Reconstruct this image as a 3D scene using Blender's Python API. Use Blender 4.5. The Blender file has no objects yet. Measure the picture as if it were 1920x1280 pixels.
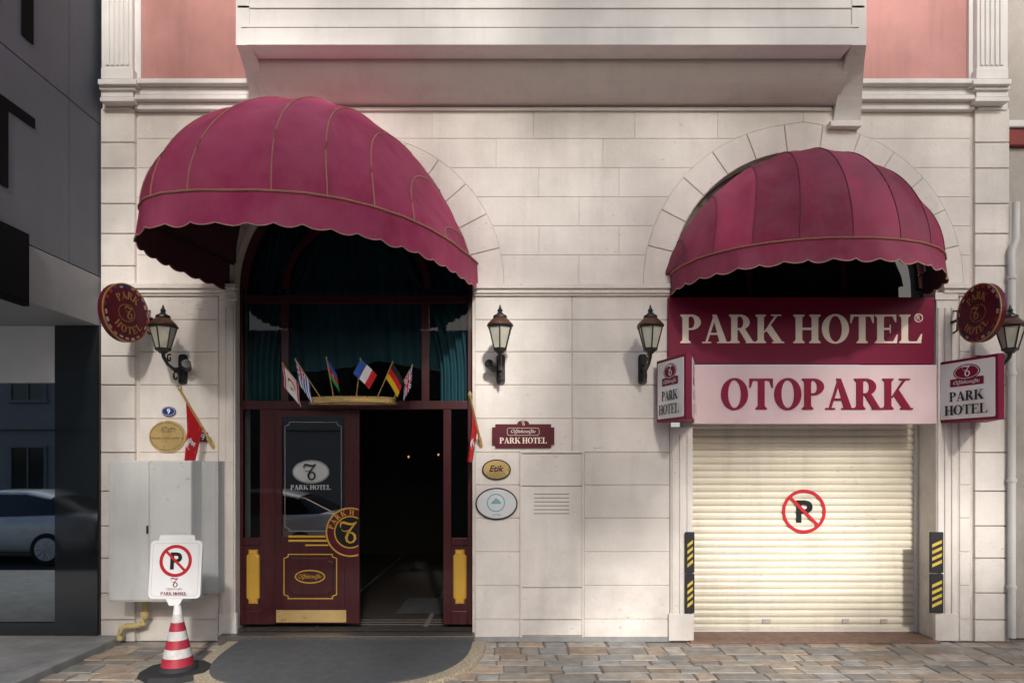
import bpy, bmesh, math, random
from mathutils import Vector
random.seed(7)
D=7.0; S=180.0; HP=870.0; Z0=1.84
def wx(px,d=0): return (px-960)/S*(D-d)/D
def wz(py,d=0): return Z0+(HP-py)/S*(D-d)/D
def W(px,py,d=0): return Vector((wx(px,d),-d,wz(py,d)))
sc=bpy.context.scene
COL=sc.collection

# ------------------------------------------------------------ materials
def mat(name,col,rough=.6,metal=0,var=.12,scale=4,bump=0,bscale=40,tone=0,coat=0,spec=.5,dirt=0,stretch=None,emit=0,streak=0,blotch=0):
    m=bpy.data.materials.new(name); m.use_nodes=True
    nt=m.node_tree; N=nt.nodes; L=nt.links; N.clear()
    out=N.new('ShaderNodeOutputMaterial'); p=N.new('ShaderNodeBsdfPrincipled'); L.new(p.outputs[0],out.inputs[0])
    geo=N.new('ShaderNodeNewGeometry')
    mp=N.new('ShaderNodeMapping'); L.new(geo.outputs['Position'],mp.inputs[0])
    if stretch: mp.inputs['Scale'].default_value=stretch
    n1=N.new('ShaderNodeTexNoise'); n1.inputs['Scale'].default_value=scale; n1.inputs['Detail'].default_value=8; n1.inputs['Roughness'].default_value=.62
    L.new(mp.outputs[0],n1.inputs['Vector'])
    mr=N.new('ShaderNodeMapRange'); mr.inputs[1].default_value=.25; mr.inputs[2].default_value=.75
    mr.inputs[3].default_value=1-var; mr.inputs[4].default_value=1+var
    L.new(n1.outputs[0],mr.inputs[0]); fac=mr.outputs[0]
    def mul(o):
        mm=N.new('ShaderNodeMath'); mm.operation='MULTIPLY'; L.new(fac,mm.inputs[0]); L.new(o,mm.inputs[1]); return mm.outputs[0]
    if tone:
        at=N.new('ShaderNodeAttribute'); at.attribute_name='tone'
        m2=N.new('ShaderNodeMapRange'); m2.inputs[3].default_value=1-tone; m2.inputs[4].default_value=1+tone
        L.new(at.outputs['Fac'],m2.inputs[0]); fac=mul(m2.outputs[0])
    if dirt:
        sx=N.new('ShaderNodeSeparateXYZ'); L.new(geo.outputs['Position'],sx.inputs[0])
        ad=N.new('ShaderNodeMath'); ad.operation='MULTIPLY_ADD'; L.new(n1.outputs[0],ad.inputs[0]); ad.inputs[1].default_value=1.2; L.new(sx.outputs[2],ad.inputs[2])
        m3=N.new('ShaderNodeMapRange'); m3.inputs[1].default_value=.45; m3.inputs[2].default_value=1.3; m3.inputs[3].default_value=1-dirt; m3.inputs[4].default_value=1
        L.new(ad.outputs[0],m3.inputs[0]); fac=mul(m3.outputs[0])
        n3=N.new('ShaderNodeTexNoise'); n3.inputs['Scale'].default_value=26; n3.inputs['Detail'].default_value=6
        mp3=N.new('ShaderNodeMapping'); mp3.inputs['Scale'].default_value=(.6,.6,1.6); L.new(geo.outputs['Position'],mp3.inputs[0]); L.new(mp3.outputs[0],n3.inputs['Vector'])
        n4=N.new('ShaderNodeTexNoise'); n4.inputs['Scale'].default_value=1.3; L.new(geo.outputs['Position'],n4.inputs['Vector'])
        a4=N.new('ShaderNodeMath'); a4.operation='MULTIPLY_ADD'; L.new(n4.outputs[0],a4.inputs[0]); a4.inputs[1].default_value=.5; L.new(n3.outputs[0],a4.inputs[2])
        m5=N.new('ShaderNodeMapRange'); m5.inputs[1].default_value=.95; m5.inputs[2].default_value=1.03; m5.inputs[3].default_value=1; m5.inputs[4].default_value=.74
        L.new(a4.outputs[0],m5.inputs[0]); fac=mul(m5.outputs[0])
    if streak:
        n6=N.new('ShaderNodeTexNoise'); n6.inputs['Scale'].default_value=1; n6.inputs['Detail'].default_value=7; n6.inputs['Roughness'].default_value=.65
        mp6=N.new('ShaderNodeMapping'); mp6.inputs['Scale'].default_value=(5,5,.55); L.new(geo.outputs['Position'],mp6.inputs[0]); L.new(mp6.outputs[0],n6.inputs['Vector'])
        m6=N.new('ShaderNodeMapRange'); m6.inputs[1].default_value=.5; m6.inputs[2].default_value=.72; m6.inputs[3].default_value=1; m6.inputs[4].default_value=1-streak
        L.new(n6.outputs[0],m6.inputs[0]); fac=mul(m6.outputs[0])
    vm=N.new('ShaderNodeVectorMath'); vm.operation='SCALE'; vm.inputs[0].default_value=col; L.new(fac,vm.inputs['Scale'])
    cout=vm.outputs[0]
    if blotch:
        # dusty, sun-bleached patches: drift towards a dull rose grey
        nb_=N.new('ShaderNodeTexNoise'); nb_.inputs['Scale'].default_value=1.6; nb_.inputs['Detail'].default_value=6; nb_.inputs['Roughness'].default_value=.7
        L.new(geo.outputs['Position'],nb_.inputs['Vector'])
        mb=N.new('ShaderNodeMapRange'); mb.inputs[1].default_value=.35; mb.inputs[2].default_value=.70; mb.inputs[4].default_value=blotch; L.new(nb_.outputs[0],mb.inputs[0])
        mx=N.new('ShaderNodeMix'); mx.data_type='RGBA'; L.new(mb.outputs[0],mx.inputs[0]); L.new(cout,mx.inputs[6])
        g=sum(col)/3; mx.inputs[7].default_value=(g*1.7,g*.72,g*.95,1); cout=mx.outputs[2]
    L.new(cout,p.inputs['Base Color'])
    dr=min(.08,rough*.3)
    r=N.new('ShaderNodeMapRange'); r.inputs[3].default_value=max(.005,rough-dr); r.inputs[4].default_value=min(1,rough+dr); L.new(n1.outputs[0],r.inputs[0]); L.new(r.outputs[0],p.inputs['Roughness'])
    p.inputs['Metallic'].default_value=metal; p.inputs['Coat Weight'].default_value=coat; p.inputs['Specular IOR Level'].default_value=spec
    if emit:
        p.inputs['Emission Color'].default_value=(*col,1); p.inputs['Emission Strength'].default_value=emit
    if bump:
        n2=N.new('ShaderNodeTexNoise'); n2.inputs['Scale'].default_value=bscale; n2.inputs['Detail'].default_value=6; L.new(mp.outputs[0],n2.inputs['Vector'])
        b=N.new('ShaderNodeBump'); b.inputs['Strength'].default_value=bump; b.inputs['Distance'].default_value=.01; L.new(n2.outputs[0],b.inputs['Height']); L.new(b.outputs[0],p.inputs['Normal'])
    return m
def glassmat(name,tint=(1,1,1),refl=1.0,ior=1.5,boost=0.0):
    m=bpy.data.materials.new(name); m.use_nodes=True; nt=m.node_tree; N=nt.nodes; L=nt.links; N.clear()
    out=N.new('ShaderNodeOutputMaterial'); mx=N.new('ShaderNodeMixShader'); t=N.new('ShaderNodeBsdfTransparent'); g=N.new('ShaderNodeBsdfGlossy')
    t.inputs[0].default_value=(*tint,1); g.inputs['Roughness'].default_value=.01; g.inputs[0].default_value=(refl,refl,refl,1)
    f=N.new('ShaderNodeFresnel'); f.inputs[0].default_value=ior
    n=N.new('ShaderNodeTexNoise'); n.inputs['Scale'].default_value=1.1; ge=N.new('ShaderNodeNewGeometry'); L.new(ge.outputs['Position'],n.inputs['Vector'])
    b=N.new('ShaderNodeBump'); b.inputs['Strength'].default_value=.03; b.inputs['Distance'].default_value=.02; L.new(n.outputs[0],b.inputs['Height']); L.new(b.outputs[0],g.inputs['Normal'])
    ad=N.new('ShaderNodeMath'); ad.operation='ADD'; ad.inputs[1].default_value=boost; L.new(f.outputs[0],ad.inputs[0])
    L.new(ad.outputs[0],mx.inputs[0]); L.new(t.outputs[0],mx.inputs[1]); L.new(g.outputs[0],mx.inputs[2]); L.new(mx.outputs[0],out.inputs[0])
    return m
STONE=mat('cream_stone',(.75,.695,.645),.7,var=.11,scale=2.5,bump=.25,bscale=30,tone=.03,dirt=.20,streak=.09)
STONEB=mat('groove_stone',(.66,.60,.55),.8,var=.15,dirt=.2)
PLAST=mat('white_render',(.78,.75,.725),.7,var=.05,scale=3,bump=.1,streak=.10)
SOFF=mat('soffit_render',(.74,.69,.66),.8,var=.05,scale=2,streak=.10)
PINK=mat('pink_render',(.49,.235,.215),.75,var=.08,scale=5,bump=.1,streak=.14)
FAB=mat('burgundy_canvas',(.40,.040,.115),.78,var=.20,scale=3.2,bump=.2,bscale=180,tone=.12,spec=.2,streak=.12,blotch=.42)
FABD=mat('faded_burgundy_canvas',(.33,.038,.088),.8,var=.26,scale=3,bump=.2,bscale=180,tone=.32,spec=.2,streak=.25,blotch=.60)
SEAM=mat('burgundy_seam',(.17,.022,.05),.7,var=.2)
INSHADE=mat('painted_inside_shade',(.060,.011,.020),.9,var=.2)  # darker copy of the canopy canvas, inside shade put into the colour
PIPE=mat('gold_brown_cord',(.40,.18,.12),.6,var=.25,scale=40)
WOOD=mat('maroon_varnished_wood',(.060,.011,.014),.34,var=.28,scale=6,stretch=(6,6,.6),coat=.3,spec=.4)
GOLD=mat('yellow_gold_paint',(.72,.42,.06),.38,metal=.15,var=.12)
BRASS=mat('polished_brass',(.80,.57,.24),.28,metal=.55,var=.14)
SILV=mat('brushed_steel',(.80,.81,.83),.3,metal=.3,var=.08)
MAR=mat('maroon_sign_face',(.20,.005,.038),.5,var=.06,spec=.25)
MARD=mat('dark_maroon_enamel',(.10,.006,.018),.4,var=.1,spec=.4)
PNK=mat('pale_pink_sign_face',(.82,.62,.65),.5,var=.04,streak=.05,spec=.3)
CRM=mat('cream_letter',(.98,.84,.72),.5,var=.03,spec=.3)
CRIM=mat('crimson_letter',(.26,.004,.04),.5,var=.03,spec=.25)
WHT=mat('white_sign_face',(.86,.85,.85),.45,var=.04)
ETCH=mat('etched_white',(.50,.53,.54),.5,var=.04)
BLK=mat('black_paint',(.012,.012,.014),.45,var=.1,spec=.3)
MBLK=mat('matt_black_letter',(.006,.006,.007),.85,var=.1,spec=.08)
IRON=mat('black_cast_iron',(.016,.015,.016),.42,var=.2,scale=30,bump=.2)
COPP=mat('aged_copper',(.13,.060,.042),.45,metal=.6,var=.35,scale=20)
RED=mat('signal_red',(.50,.01,.02),.45,var=.05)
DRED=mat('dull_red_tile',(.26,.04,.035),.7,var=.3)
RUB=mat('black_rubber',(.02,.02,.022),.75,var=.2,scale=20)
MATM=mat('ribbed_grey_mat',(.085,.088,.093),.95,var=.22,scale=12,bump=.7,bscale=200)
CAB=mat('off_white_painted_steel',(.66,.66,.645),.5,var=.06,scale=3,dirt=.2,streak=.14)
CABG=mat('grey_painted_steel',(.48,.49,.495),.5,var=.07,scale=3,dirt=.2,streak=.12)
VENT=mat('vent_slot',(.22,.20,.19),.7)
CABW=mat('pale_painted_steel',(.60,.59,.57),.5,var=.07,scale=3,dirt=.15,streak=.12)
SHUT=mat('cream_roller_shutter',(.74,.675,.55),.45,var=.11,scale=2,stretch=(.35,1,9),dirt=.24,bump=.05,streak=.14)
STM=mat('granite_step',(.09,.08,.075),.4,var=.5,scale=60)
MOS=mat('mosaic_edge',(.38,.32,.23),.8,var=.7,scale=45,bump=.5)
SLAB=mat('pavement_stone',(.31,.275,.235),.75,var=.38,scale=7,tone=.28,bump=.6,bscale=25)
SLABR=mat('tan_pavement_stone',(.32,.25,.19),.75,var=.38,scale=7,tone=.24,bump=.6,bscale=25)
SLABG=mat('grey_pavement_stone',(.25,.24,.225),.7,var=.38,scale=7,tone=.26,bump=.6,bscale=25)
GROUT=mat('paving_joint',(.16,.14,.12),.95,var=.3,scale=20)
ASPH=mat('asphalt',(.065,.065,.067),.9,var=.25,scale=8,bump=.4,bscale=120)
CONC=mat('concrete',(.28,.28,.275),.85,var=.22,scale=5,bump=.3,dirt=.1)
FLN=mat('lobby_floor_inlay',(.30,.27,.24),.2,var=.2)
PANEL=mat('grey_metal_panel',(.105,.118,.142),.55,var=.08,metal=0,streak=.10,spec=.35)
PANEL2=mat('light_grey_metal_panel',(.25,.26,.275),.55,var=.06,streak=.08,spec=.3)
DGL=mat('dark_mirror_glass',(.30,.33,.35),.015,var=.02,metal=1)
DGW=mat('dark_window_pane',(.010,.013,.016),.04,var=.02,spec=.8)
POLB=mat('polished_black_stone',(.012,.015,.018),.05,var=.1,spec=1)
CURT=mat('dark_teal_curtain',(.030,.105,.130),.8,var=.2)
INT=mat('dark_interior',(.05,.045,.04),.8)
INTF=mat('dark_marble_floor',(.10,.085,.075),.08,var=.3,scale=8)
WARM=mat('lit_bulb',(1,.55,.2),.5,emit=.7)
LGL=mat('frosted_lantern_pane',(.50,.48,.40),.25,var=.18,scale=8,coat=.5)
PIPEY=mat('cream_gas_pipe',(.58,.45,.20),.4)
BLU=mat('enamel_blue',(.01,.03,.17),.35)
FGRN=mat('flag_green',(.02,.42,.14),.7); FBLU=mat('flag_blue',(.03,.12,.50),.7); FRED=mat('flag_red',(.68,.012,.02),.7); FWH=mat('flag_white',(.90,.88,.88),.7); FYEL=mat('flag_yellow',(.90,.56,.02),.7); FBLK=mat('flag_black',(.02,.02,.02),.7)
MUTED=mat('aged_white_enamel',(.42,.38,.35),.5,var=.3,scale=40)
MUTR=mat('aged_red_enamel',(.32,.03,.03),.5,var=.3,scale=40)
BEIG=mat('neighbour_render',(.44,.40,.36),.8,var=.18,scale=3,bump=.4,streak=.25)
CARP=mat('silver_car_paint',(.88,.88,.88),.25,metal=.1,coat=1)
CARG=mat('car_window_glass',(.01,.01,.012),.05,spec=1)
BRKR=mat('brown_tile',(.20,.12,.09),.7,var=.4,scale=10)
OPP=mat('pale_facade_render',(.33,.31,.285),.85,var=.1)
BARK=mat('tree_bark',(.10,.075,.055),.9,var=.3,scale=12,bump=.6)
LEAF=mat('tree_leaves',(.06,.10,.03),.6,var=.35,scale=3,tone=.4)
WGL=glassmat('clear_window_glass',(.80,.90,.92),1.0,1.33,.0)
DRG=glassmat('door_pane_glass',(.30,.35,.37),1.0,1.6,.16)
BRN=mat('brown_plate',(.09,.03,.02),.4)
GOLD2=mat('dull_gold_enamel',(.42,.23,.07),.4,metal=.2,var=.2,scale=30)

# ------------------------------------------------------------ mesh builder
ORI={}
class Fr:
    def __init__(s,o,u=(1,0,0),v=(0,0,1)):
        s.o=Vector(o); s.u=Vector(u).normalized(); s.v=Vector(v).normalized(); s.n=s.u.cross(s.v)
    def p(s,a,b,c=0): return s.o+s.u*a+s.v*b+s.n*c
class M:
    def __init__(s,*mats): s.v=[];s.f=[];s.m=[];s.t=[];s.mats=list(mats);s.mi=0;s.tone=.5;s.k=0
    def add(s,vs,fs,mi=None):
        n=len(s.v); s.v+=[Vector(q) for q in vs]
        for f in fs: s.f.append([n+i for i in f]); s.m.append(s.mi if mi is None else mi); s.t.append(s.tone)
    def use(s,m):
        if m not in s.mats: s.mats.append(m)
        s.mi=s.mats.index(m); return s
    def box(s,x0,x1,y0,y1,z0,z1):
        s.add([(x0,y0,z0),(x1,y0,z0),(x1,y1,z0),(x0,y1,z0),(x0,y0,z1),(x1,y0,z1),(x1,y1,z1),(x0,y1,z1)],
              [(0,3,2,1),(4,5,6,7),(0,1,5,4),(1,2,6,5),(2,3,7,6),(3,0,4,7)])
    def bp(s,a,b,c,d,df,db):
        s.box(wx(a,df),wx(b,df),-df,-db,wz(d,df),wz(c,df))
    def prism(s,F,pts,o0,o1,fr=None):
        n=len(pts); fr=fr or pts
        s.add([F.p(a,b,o0) for a,b in pts]+[F.p(a,b,o1) for a,b in fr],
              [tuple(range(n,2*n)),tuple(reversed(range(n)))]+[(i,(i+1)%n,n+(i+1)%n,n+i) for i in range(n)])
    def flat(s,F,pts,o):
        s.k+=1; s.add([F.p(a,b,o+s.k*.00015) for a,b in pts],[tuple(range(len(pts)))])
    def ring(s,F,cx,cy,rx,ry,ix,iy,o0,o1,a0=0,a1=2*math.pi,n=40):
        vs=[];fs=[]
        for i in range(n+1):
            a=a0+(a1-a0)*i/n;c,q=math.cos(a),math.sin(a)
            vs+=[F.p(cx+rx*c,cy+ry*q,o0),F.p(cx+rx*c,cy+ry*q,o1),F.p(cx+ix*c,cy+iy*q,o1),F.p(cx+ix*c,cy+iy*q,o0)]
        for i in range(n):
            b=4*i
            for j in range(3): fs.append((b+j,b+4+j,b+5+j,b+1+j))
        s.add(vs,fs)
    def grid(s,fn,nu,nv,mf=None):
        n=len(s.v)
        for i in range(nu+1):
            for j in range(nv+1): s.v.append(Vector(fn(i/nu,j/nv)))
        for i in range(nu):
            for j in range(nv):
                s.f.append([n+i*(nv+1)+j,n+(i+1)*(nv+1)+j,n+(i+1)*(nv+1)+j+1,n+i*(nv+1)+j+1])
                s.m.append(s.mi if mf is None else mf((i+.5)/nu,(j+.5)/nv)); s.t.append(s.tone if not callable(s.tone) else s.tone(i/nu,j/nv))
    def tube(s,path,r,n=8,closed=False):
        path=[Vector(q) for q in path]; vs=[];m=len(path)
        for i,q in enumerate(path):
            a=path[max(i-1,0)];b=path[min(i+1,m-1)]; t=(b-a).normalized()
            up=Vector((0,0,1)) if abs(t.z)<.9 else Vector((0,1,0))
            e=t.cross(up).normalized(); g=e.cross(t); rr=r[i] if isinstance(r,(list,tuple)) else r
            for j in range(n):
                w=2*math.pi*j/n; vs.append(q+e*rr*math.cos(w)+g*rr*math.sin(w))
        fs=[(i*n+j,i*n+(j+1)%n,(i+1)*n+(j+1)%n,(i+1)*n+j) for i in range(m-1) for j in range(n)]
        fs+=[tuple(reversed(range(n))),tuple(range((m-1)*n,m*n))]
        s.add(vs,fs)
    def lathe(s,c,prof,n=24,ax='z',rot=0):
        c=Vector(c);vs=[]
        for r,z in prof:
            for j in range(n):
                w=2*math.pi*j/n+rot
                if ax=='z': vs.append(c+Vector((r*math.cos(w),r*math.sin(w),z)))
                elif ax=='y': vs.append(c+Vector((r*math.cos(w),z,r*math.sin(w))))
                else: vs.append(c+Vector((z,r*math.cos(w),r*math.sin(w))))
        m=len(prof)
        fs=[(i*n+j,i*n+(j+1)%n,(i+1)*n+(j+1)%n,(i+1)*n+j) for i in range(m-1) for j in range(n)]
        fs+=[tuple(reversed(range(n))),tuple(range((m-1)*n,m*n))]
        s.add(vs,fs)
    def obj(s,name,parent=None,smooth=False,bevel=0,origin=None,recalc=True,label=None,**kw):
        o0=Vector(origin) if origin is not None else (ORI[parent.name] if parent else Vector((0,0,0)))
        me=bpy.data.meshes.new(name); me.from_pydata([v-o0 for v in s.v],[],s.f)
        for m in s.mats: me.materials.append(m)
        me.polygons.foreach_set('material_index',s.m)
        at=me.attributes.new('tone','FLOAT','FACE'); at.data.foreach_set('value',[float(t) for t in s.t])
        if recalc:
            bm=bmesh.new(); bm.from_mesh(me); bmesh.ops.recalc_face_normals(bm,faces=bm.faces); bm.to_mesh(me); bm.free()
        if smooth:
            me.polygons.foreach_set('use_smooth',[True]*len(me.polygons))
            me.set_sharp_from_angle(angle=math.radians(40))
        o=bpy.data.objects.new(name,me); COL.objects.link(o)
        if parent: o.parent=parent
        else: o.location=o0
        ORI[o.name]=o0
        if bevel:
            b=o.modifiers.new('b','BEVEL'); b.width=bevel; b.segments=2; b.limit_method='ANGLE'; b.angle_limit=math.radians(40)
        for k,v in kw.items(): o[k]=v
        if label: o['label']=label
        return o
def thing(name,label,cat,loc,group=None):
    e=bpy.data.objects.new(name,None); e.empty_display_size=.1; e.location=loc; COL.objects.link(e); ORI[e.name]=Vector(loc)
    e['label']=label; e['category']=cat
    if group: e['group']=group
    return e
def rrect(x0,y0,x1,y1,r,n=5):
    P=[]
    for cx,cy,a in ((x1-r,y1-r,0),(x0+r,y1-r,90),(x0+r,y0+r,180),(x1-r,y0+r,270)):
        for i in range(n+1):
            t=math.radians(a+90*i/n); P.append((cx+r*math.cos(t),cy+r*math.sin(t)))
    return P
def ell(cx,cy,rx,ry,n=36): return [(cx+rx*math.cos(2*math.pi*i/n),cy+ry*math.sin(2*math.pi*i/n)) for i in range(n)]
def inset(pts,w):
    n=len(pts);A=sum(pts[i][0]*pts[(i+1)%n][1]-pts[(i+1)%n][0]*pts[i][1] for i in range(n)); sg=1 if A>0 else -1
    out=[]
    for i in range(n):
        p0=Vector(pts[i-1]);p1=Vector(pts[i]);p2=Vector(pts[(i+1)%n])
        e1=(p1-p0);e2=(p2-p1)
        if e1.length<1e-6 or e2.length<1e-6: out.append(tuple(p1)); continue
        e1.normalize();e2.normalize(); n1=Vector((-e1.y,e1.x))*sg;n2=Vector((-e2.y,e2.x))*sg
        b=n1+n2
        if b.length<1e-4: out.append(tuple(p1)); continue
        b.normalize(); k=w/max(.35,b.dot(n1)); out.append(tuple(p1+b*k))
    return out
def frame_line(m,F,pts,w,o):
    n=len(pts); q=inset(pts,w)
    for i in range(n):
        j=(i+1)%n; m.add([F.p(*pts[i],o),F.p(*pts[j],o),F.p(*q[j],o),F.p(*q[i],o)],[(0,1,2,3)])

# ------------------------------------------------------------ serif glyphs
def rc(a,b,c,d): return [(a,b),(c,b),(c,d),(a,d)]
SW=.215
def stem(x,w=SW,s=.075,top=True,h=1):
    P=[rc(x-s,0,x+w+s,.05),[(x-s*.7,.05),(x+w+s*.7,.05),(x+w,.12),(x,.12)],rc(x,.12,x+w,h-.12 if top else h)]
    if top: P+=[[(x,h-.12),(x+w,h-.12),(x+w+s*.7,h-.05),(x-s*.7,h-.05)],rc(x-s,h-.05,x+w+s,h)]
    return P
def bowl(cx,cy,rx,ry,ix,iy,a0,a1,n=18):
    P=[]
    for i in range(n):
        a=math.radians(a0+(a1-a0)*i/n);b=math.radians(a0+(a1-a0)*(i+1)/n)
        P.append([(cx+ix*math.cos(a),cy+iy*math.sin(a)),(cx+rx*math.cos(a),cy+ry*math.sin(a)),(cx+rx*math.cos(b),cy+ry*math.sin(b)),(cx+ix*math.cos(b),cy+iy*math.sin(b))])
    return P
PG=stem(.08)+bowl(.38,.73,.34,.27,.12,.205,-90,90)+[rc(.28,.935,.38,1),rc(.28,.46,.38,.525)]
GL={'H':(stem(.08)+stem(.60)+[rc(.28,.46,.61,.54)],.91),
'P':(PG,.76),
'R':(PG+[[(.34,.48),(.56,.49),(.84,.05),(.60,.05)],rc(.59,0,.93,.05)],.92),
'A':([[(.36,1),(.51,1),(.86,.05),(.61,.05)],[(.12,.05),(.20,.05),(.44,.78),(.39,.92)],rc(.23,.29,.58,.36),rc(.01,0,.32,.05),rc(.53,0,.95,.05)],.94),
'K':(stem(.08)+[[(.28,.36),(.34,.38),(.77,.95),(.67,.95)],[(.36,.48),(.52,.66),(.93,.05),(.66,.05)],rc(.55,.95,.90,1),rc(.59,0,1.0,.05)],.98),
'O':(bowl(.46,.5,.44,.52,.215,.455,0,360,32),.92),
'T':(stem(.305,top=False,h=.93)+[rc(.03,.93,.79,1),[(.03,.70),(.06,.70),(.14,.93),(.03,.93)],[(.76,.70),(.79,.70),(.79,.93),(.68,.93)]],.82),
'E':(stem(.08)+[rc(.28,.935,.70,1),[(.67,.73),(.70,.73),(.70,.935),(.58,.935)],rc(.28,.465,.52,.535),rc(.49,.35,.52,.465),rc(.49,.535,.52,.65),rc(.28,0,.72,.06),[(.60,.06),(.72,.06),(.75,.30),(.72,.30)]],.79),
'L':(stem(.08)+[rc(.28,0,.72,.06),[(.58,.06),(.72,.06),(.75,.32),(.72,.32)]],.76),
' ':([],.30)}
def serif(m,F,txt,cx,y0,width,h,o,thick=0):
    tot=sum(GL[c][1] for c in txt); sx=width/tot; x=cx-width/2
    for c in txt:
        P,ad=GL[c]
        for q in P:
            pts=[(x+a*sx,y0+b*h) for a,b in q]
            if thick: m.k+=1; m.prism(F,pts,o,o+thick+(m.k%40)*.00012)
            else: m.flat(F,pts,o)
        x+=ad*sx
def serif_letters(T,mt,F,txt,cx,y0,width,h,o,thick):
    tot=sum(GL[c][1] for c in txt); sx=width/tot; x=cx-width/2
    for c in txt:
        P,ad=GL[c]; m=M(mt)
        for q in P:
            m.k+=1; m.prism(F,[(x+a*sx,y0+b*h) for a,b in q],o,o+thick+(m.k%40)*.00012)
        m.obj('raised_letter',T); x+=ad*sx
def arc_text(m,F,txt,cx,cy,r,h,acen,aspan,o,flip=False):
    tot=sum(GL[c][1] for c in txt);t=0
    for c in txt:
        P,ad=GL[c]; f=(t+ad/2)/tot-.5; t+=ad
        a=math.radians(acen-f*aspan) if not flip else math.radians(acen+f*aspan)
        er=(math.cos(a),math.sin(a)); et=(math.sin(a),-math.cos(a))
        if flip: er=(-er[0],-er[1]); et=(-et[0],-et[1])
        bx,by=cx+math.cos(a)*r,cy+math.sin(a)*r
        for q in P:
            pts=[(bx+et[0]*(u-ad/2)*h+er[0]*(v-.5)*h,by+et[1]*(u-ad/2)*h+er[1]*(v-.5)*h) for u,v in q]
            m.flat(F,pts,o)
def ribbon(m,F,path,w,o):
    n=len(path); L=[];R=[]
    for i in range(n):
        a=Vector(path[max(0,i-1)]);b=Vector(path[min(n-1,i+1)]);t=(b-a).normalized();nn=Vector((-t.y,t.x)); ww=w[i] if isinstance(w,(list,tuple)) else w
        p=Vector(path[i]);L.append(p+nn*ww/2);R.append(p-nn*ww/2)
    m.k+=1
    for i in range(n-1):
        m.add([F.p(*q,o+m.k*.00015) for q in (L[i],R[i],R[i+1],L[i+1])],[(0,1,2,3)])
def emblem(m,F,cx,cy,h,o):
    s=h
    def T(P): return [(cx+a*s,cy+b*s) for a,b in P]
    ribbon(m,F,T([(-.40,.22),(-.41,.36),(-.36,.45),(-.24,.46),(-.08,.41),(.10,.38),(.24,.41),(.36,.50)]),[.03*s,.07*s,.11*s,.12*s,.11*s,.11*s,.09*s,.04*s],o)
    ribbon(m,F,T([(.36,.50),(.22,.33),(.08,.15),(-.05,-.05),(-.13,-.25),(-.09,-.42),(.05,-.5),(.20,-.45),(.29,-.31),(.27,-.14),(.16,-.03),(.02,-.03),(-.08,-.12)]),[.05*s,.07*s,.09*s,.12*s,.13*s,.11*s,.08*s,.09*s,.12*s,.12*s,.08*s,.05*s,.03*s],o)
    ribbon(m,F,T([(-.02,.10),(-.14,.04),(-.28,.06),(-.36,.14)]),[.05*s,.05*s,.04*s,.02*s],o)
def txt(m,F,s,cx,cy,h,o,width=None,shear=0,bold=0):
    cu=bpy.data.curves.new('t','FONT'); cu.body=s; cu.size=1; cu.align_x='CENTER'; cu.shear=shear; cu.offset=bold; cu.resolution_u=3
    ob=bpy.data.objects.new('t',cu); COL.objects.link(ob); bpy.context.view_layer.update()
    dg=bpy.context.evaluated_depsgraph_get(); me=bpy.data.meshes.new_from_object(ob.evaluated_get(dg))
    if len(me.vertices):
        xs=[v.co.x for v in me.vertices]; ys=[v.co.y for v in me.vertices]
        k=h/(max(ys)-min(ys)); kx=k if not width else width/(max(xs)-min(xs)); mx=(max(xs)+min(xs))/2; my=(max(ys)+min(ys))/2
        m.k+=1
        m.add([F.p(cx+(v.co.x-mx)*kx,cy+(v.co.y-my)*k,o+m.k*.00015) for v in me.vertices],[tuple(p.vertices) for p in me.polygons])
    bpy.data.objects.remove(ob); bpy.data.curves.remove(cu); bpy.data.meshes.remove(me)
def px(n): return n/S
def PF(x,y,d): return Fr(W(x,y,d))

# ============================================================ HOTEL BUILDING
hotel=thing('hotel_building','cream stone hotel facade with pink upper walls and arched openings','building',(0,0,0))
ZS=wz(533); CX1=wx(663); R1=px(223); RO1=px(282); CX2=wx(1505); R2=px(248); RO2=px(300)
w=M(STONE,STONEB)
w.use(STONEB)
F0=Fr((0,0,0))
def backing(x0,x1,z0,z1,y=.0): w.add([(x0,y,z0),(x1,y,z0),(x1,y,z1),(x0,y,z1)],[(0,1,2,3)])
XL=wx(190);XR=wx(1890); TOP=wz(205)
backing(XL,CX1-R1,0,ZS);backing(CX1+R1,CX2-R2,0,ZS);backing(CX2+R2,XR,0,ZS)
backing(XL,CX1-R1,ZS,TOP);backing(CX1+R1,CX2-R2,ZS,TOP);backing(CX2+R2,XR,ZS,TOP)
for cx,r in((CX1,R1),(CX2,R2)):
    n=32
    for i in range(n):
        a=math.pi*i/n;b=math.pi*(i+1)/n
        p=(cx+r*math.cos(a),ZS+r*math.sin(a));q=(cx+r*math.cos(b),ZS+r*math.sin(b))
        w.add([(p[0],0,p[1]),(q[0],0,q[1]),(q[0],0,TOP),(p[0],0,TOP)],[(0,1,2,3)])
        w.add([(p[0],-.02,p[1]),(q[0],-.02,q[1]),(q[0],.42,q[1]),(p[0],.42,p[1])],[(0,1,2,3)])
    for sgn in(-1,1): w.add([(cx+sgn*r,-.02,0),(cx+sgn*r,.42,0),(cx+sgn*r,.42,ZS),(cx+sgn*r,-.02,ZS)],[(0,1,2,3)])
w.use(STONE)
def block(pts,pr=.007,g=.0010,ch=.0035):
    pts=inset(pts,g); w.tone=random.random()
    w.prism(F0,pts,-.001,pr,inset(pts,ch))
def samples(fn,z0,z1,curved):
    n=7 if curved else 1
    return [(fn(z0+(z1-z0)*i/n),z0+(z1-z0)*i/n) for i in range(n+1)]
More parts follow.
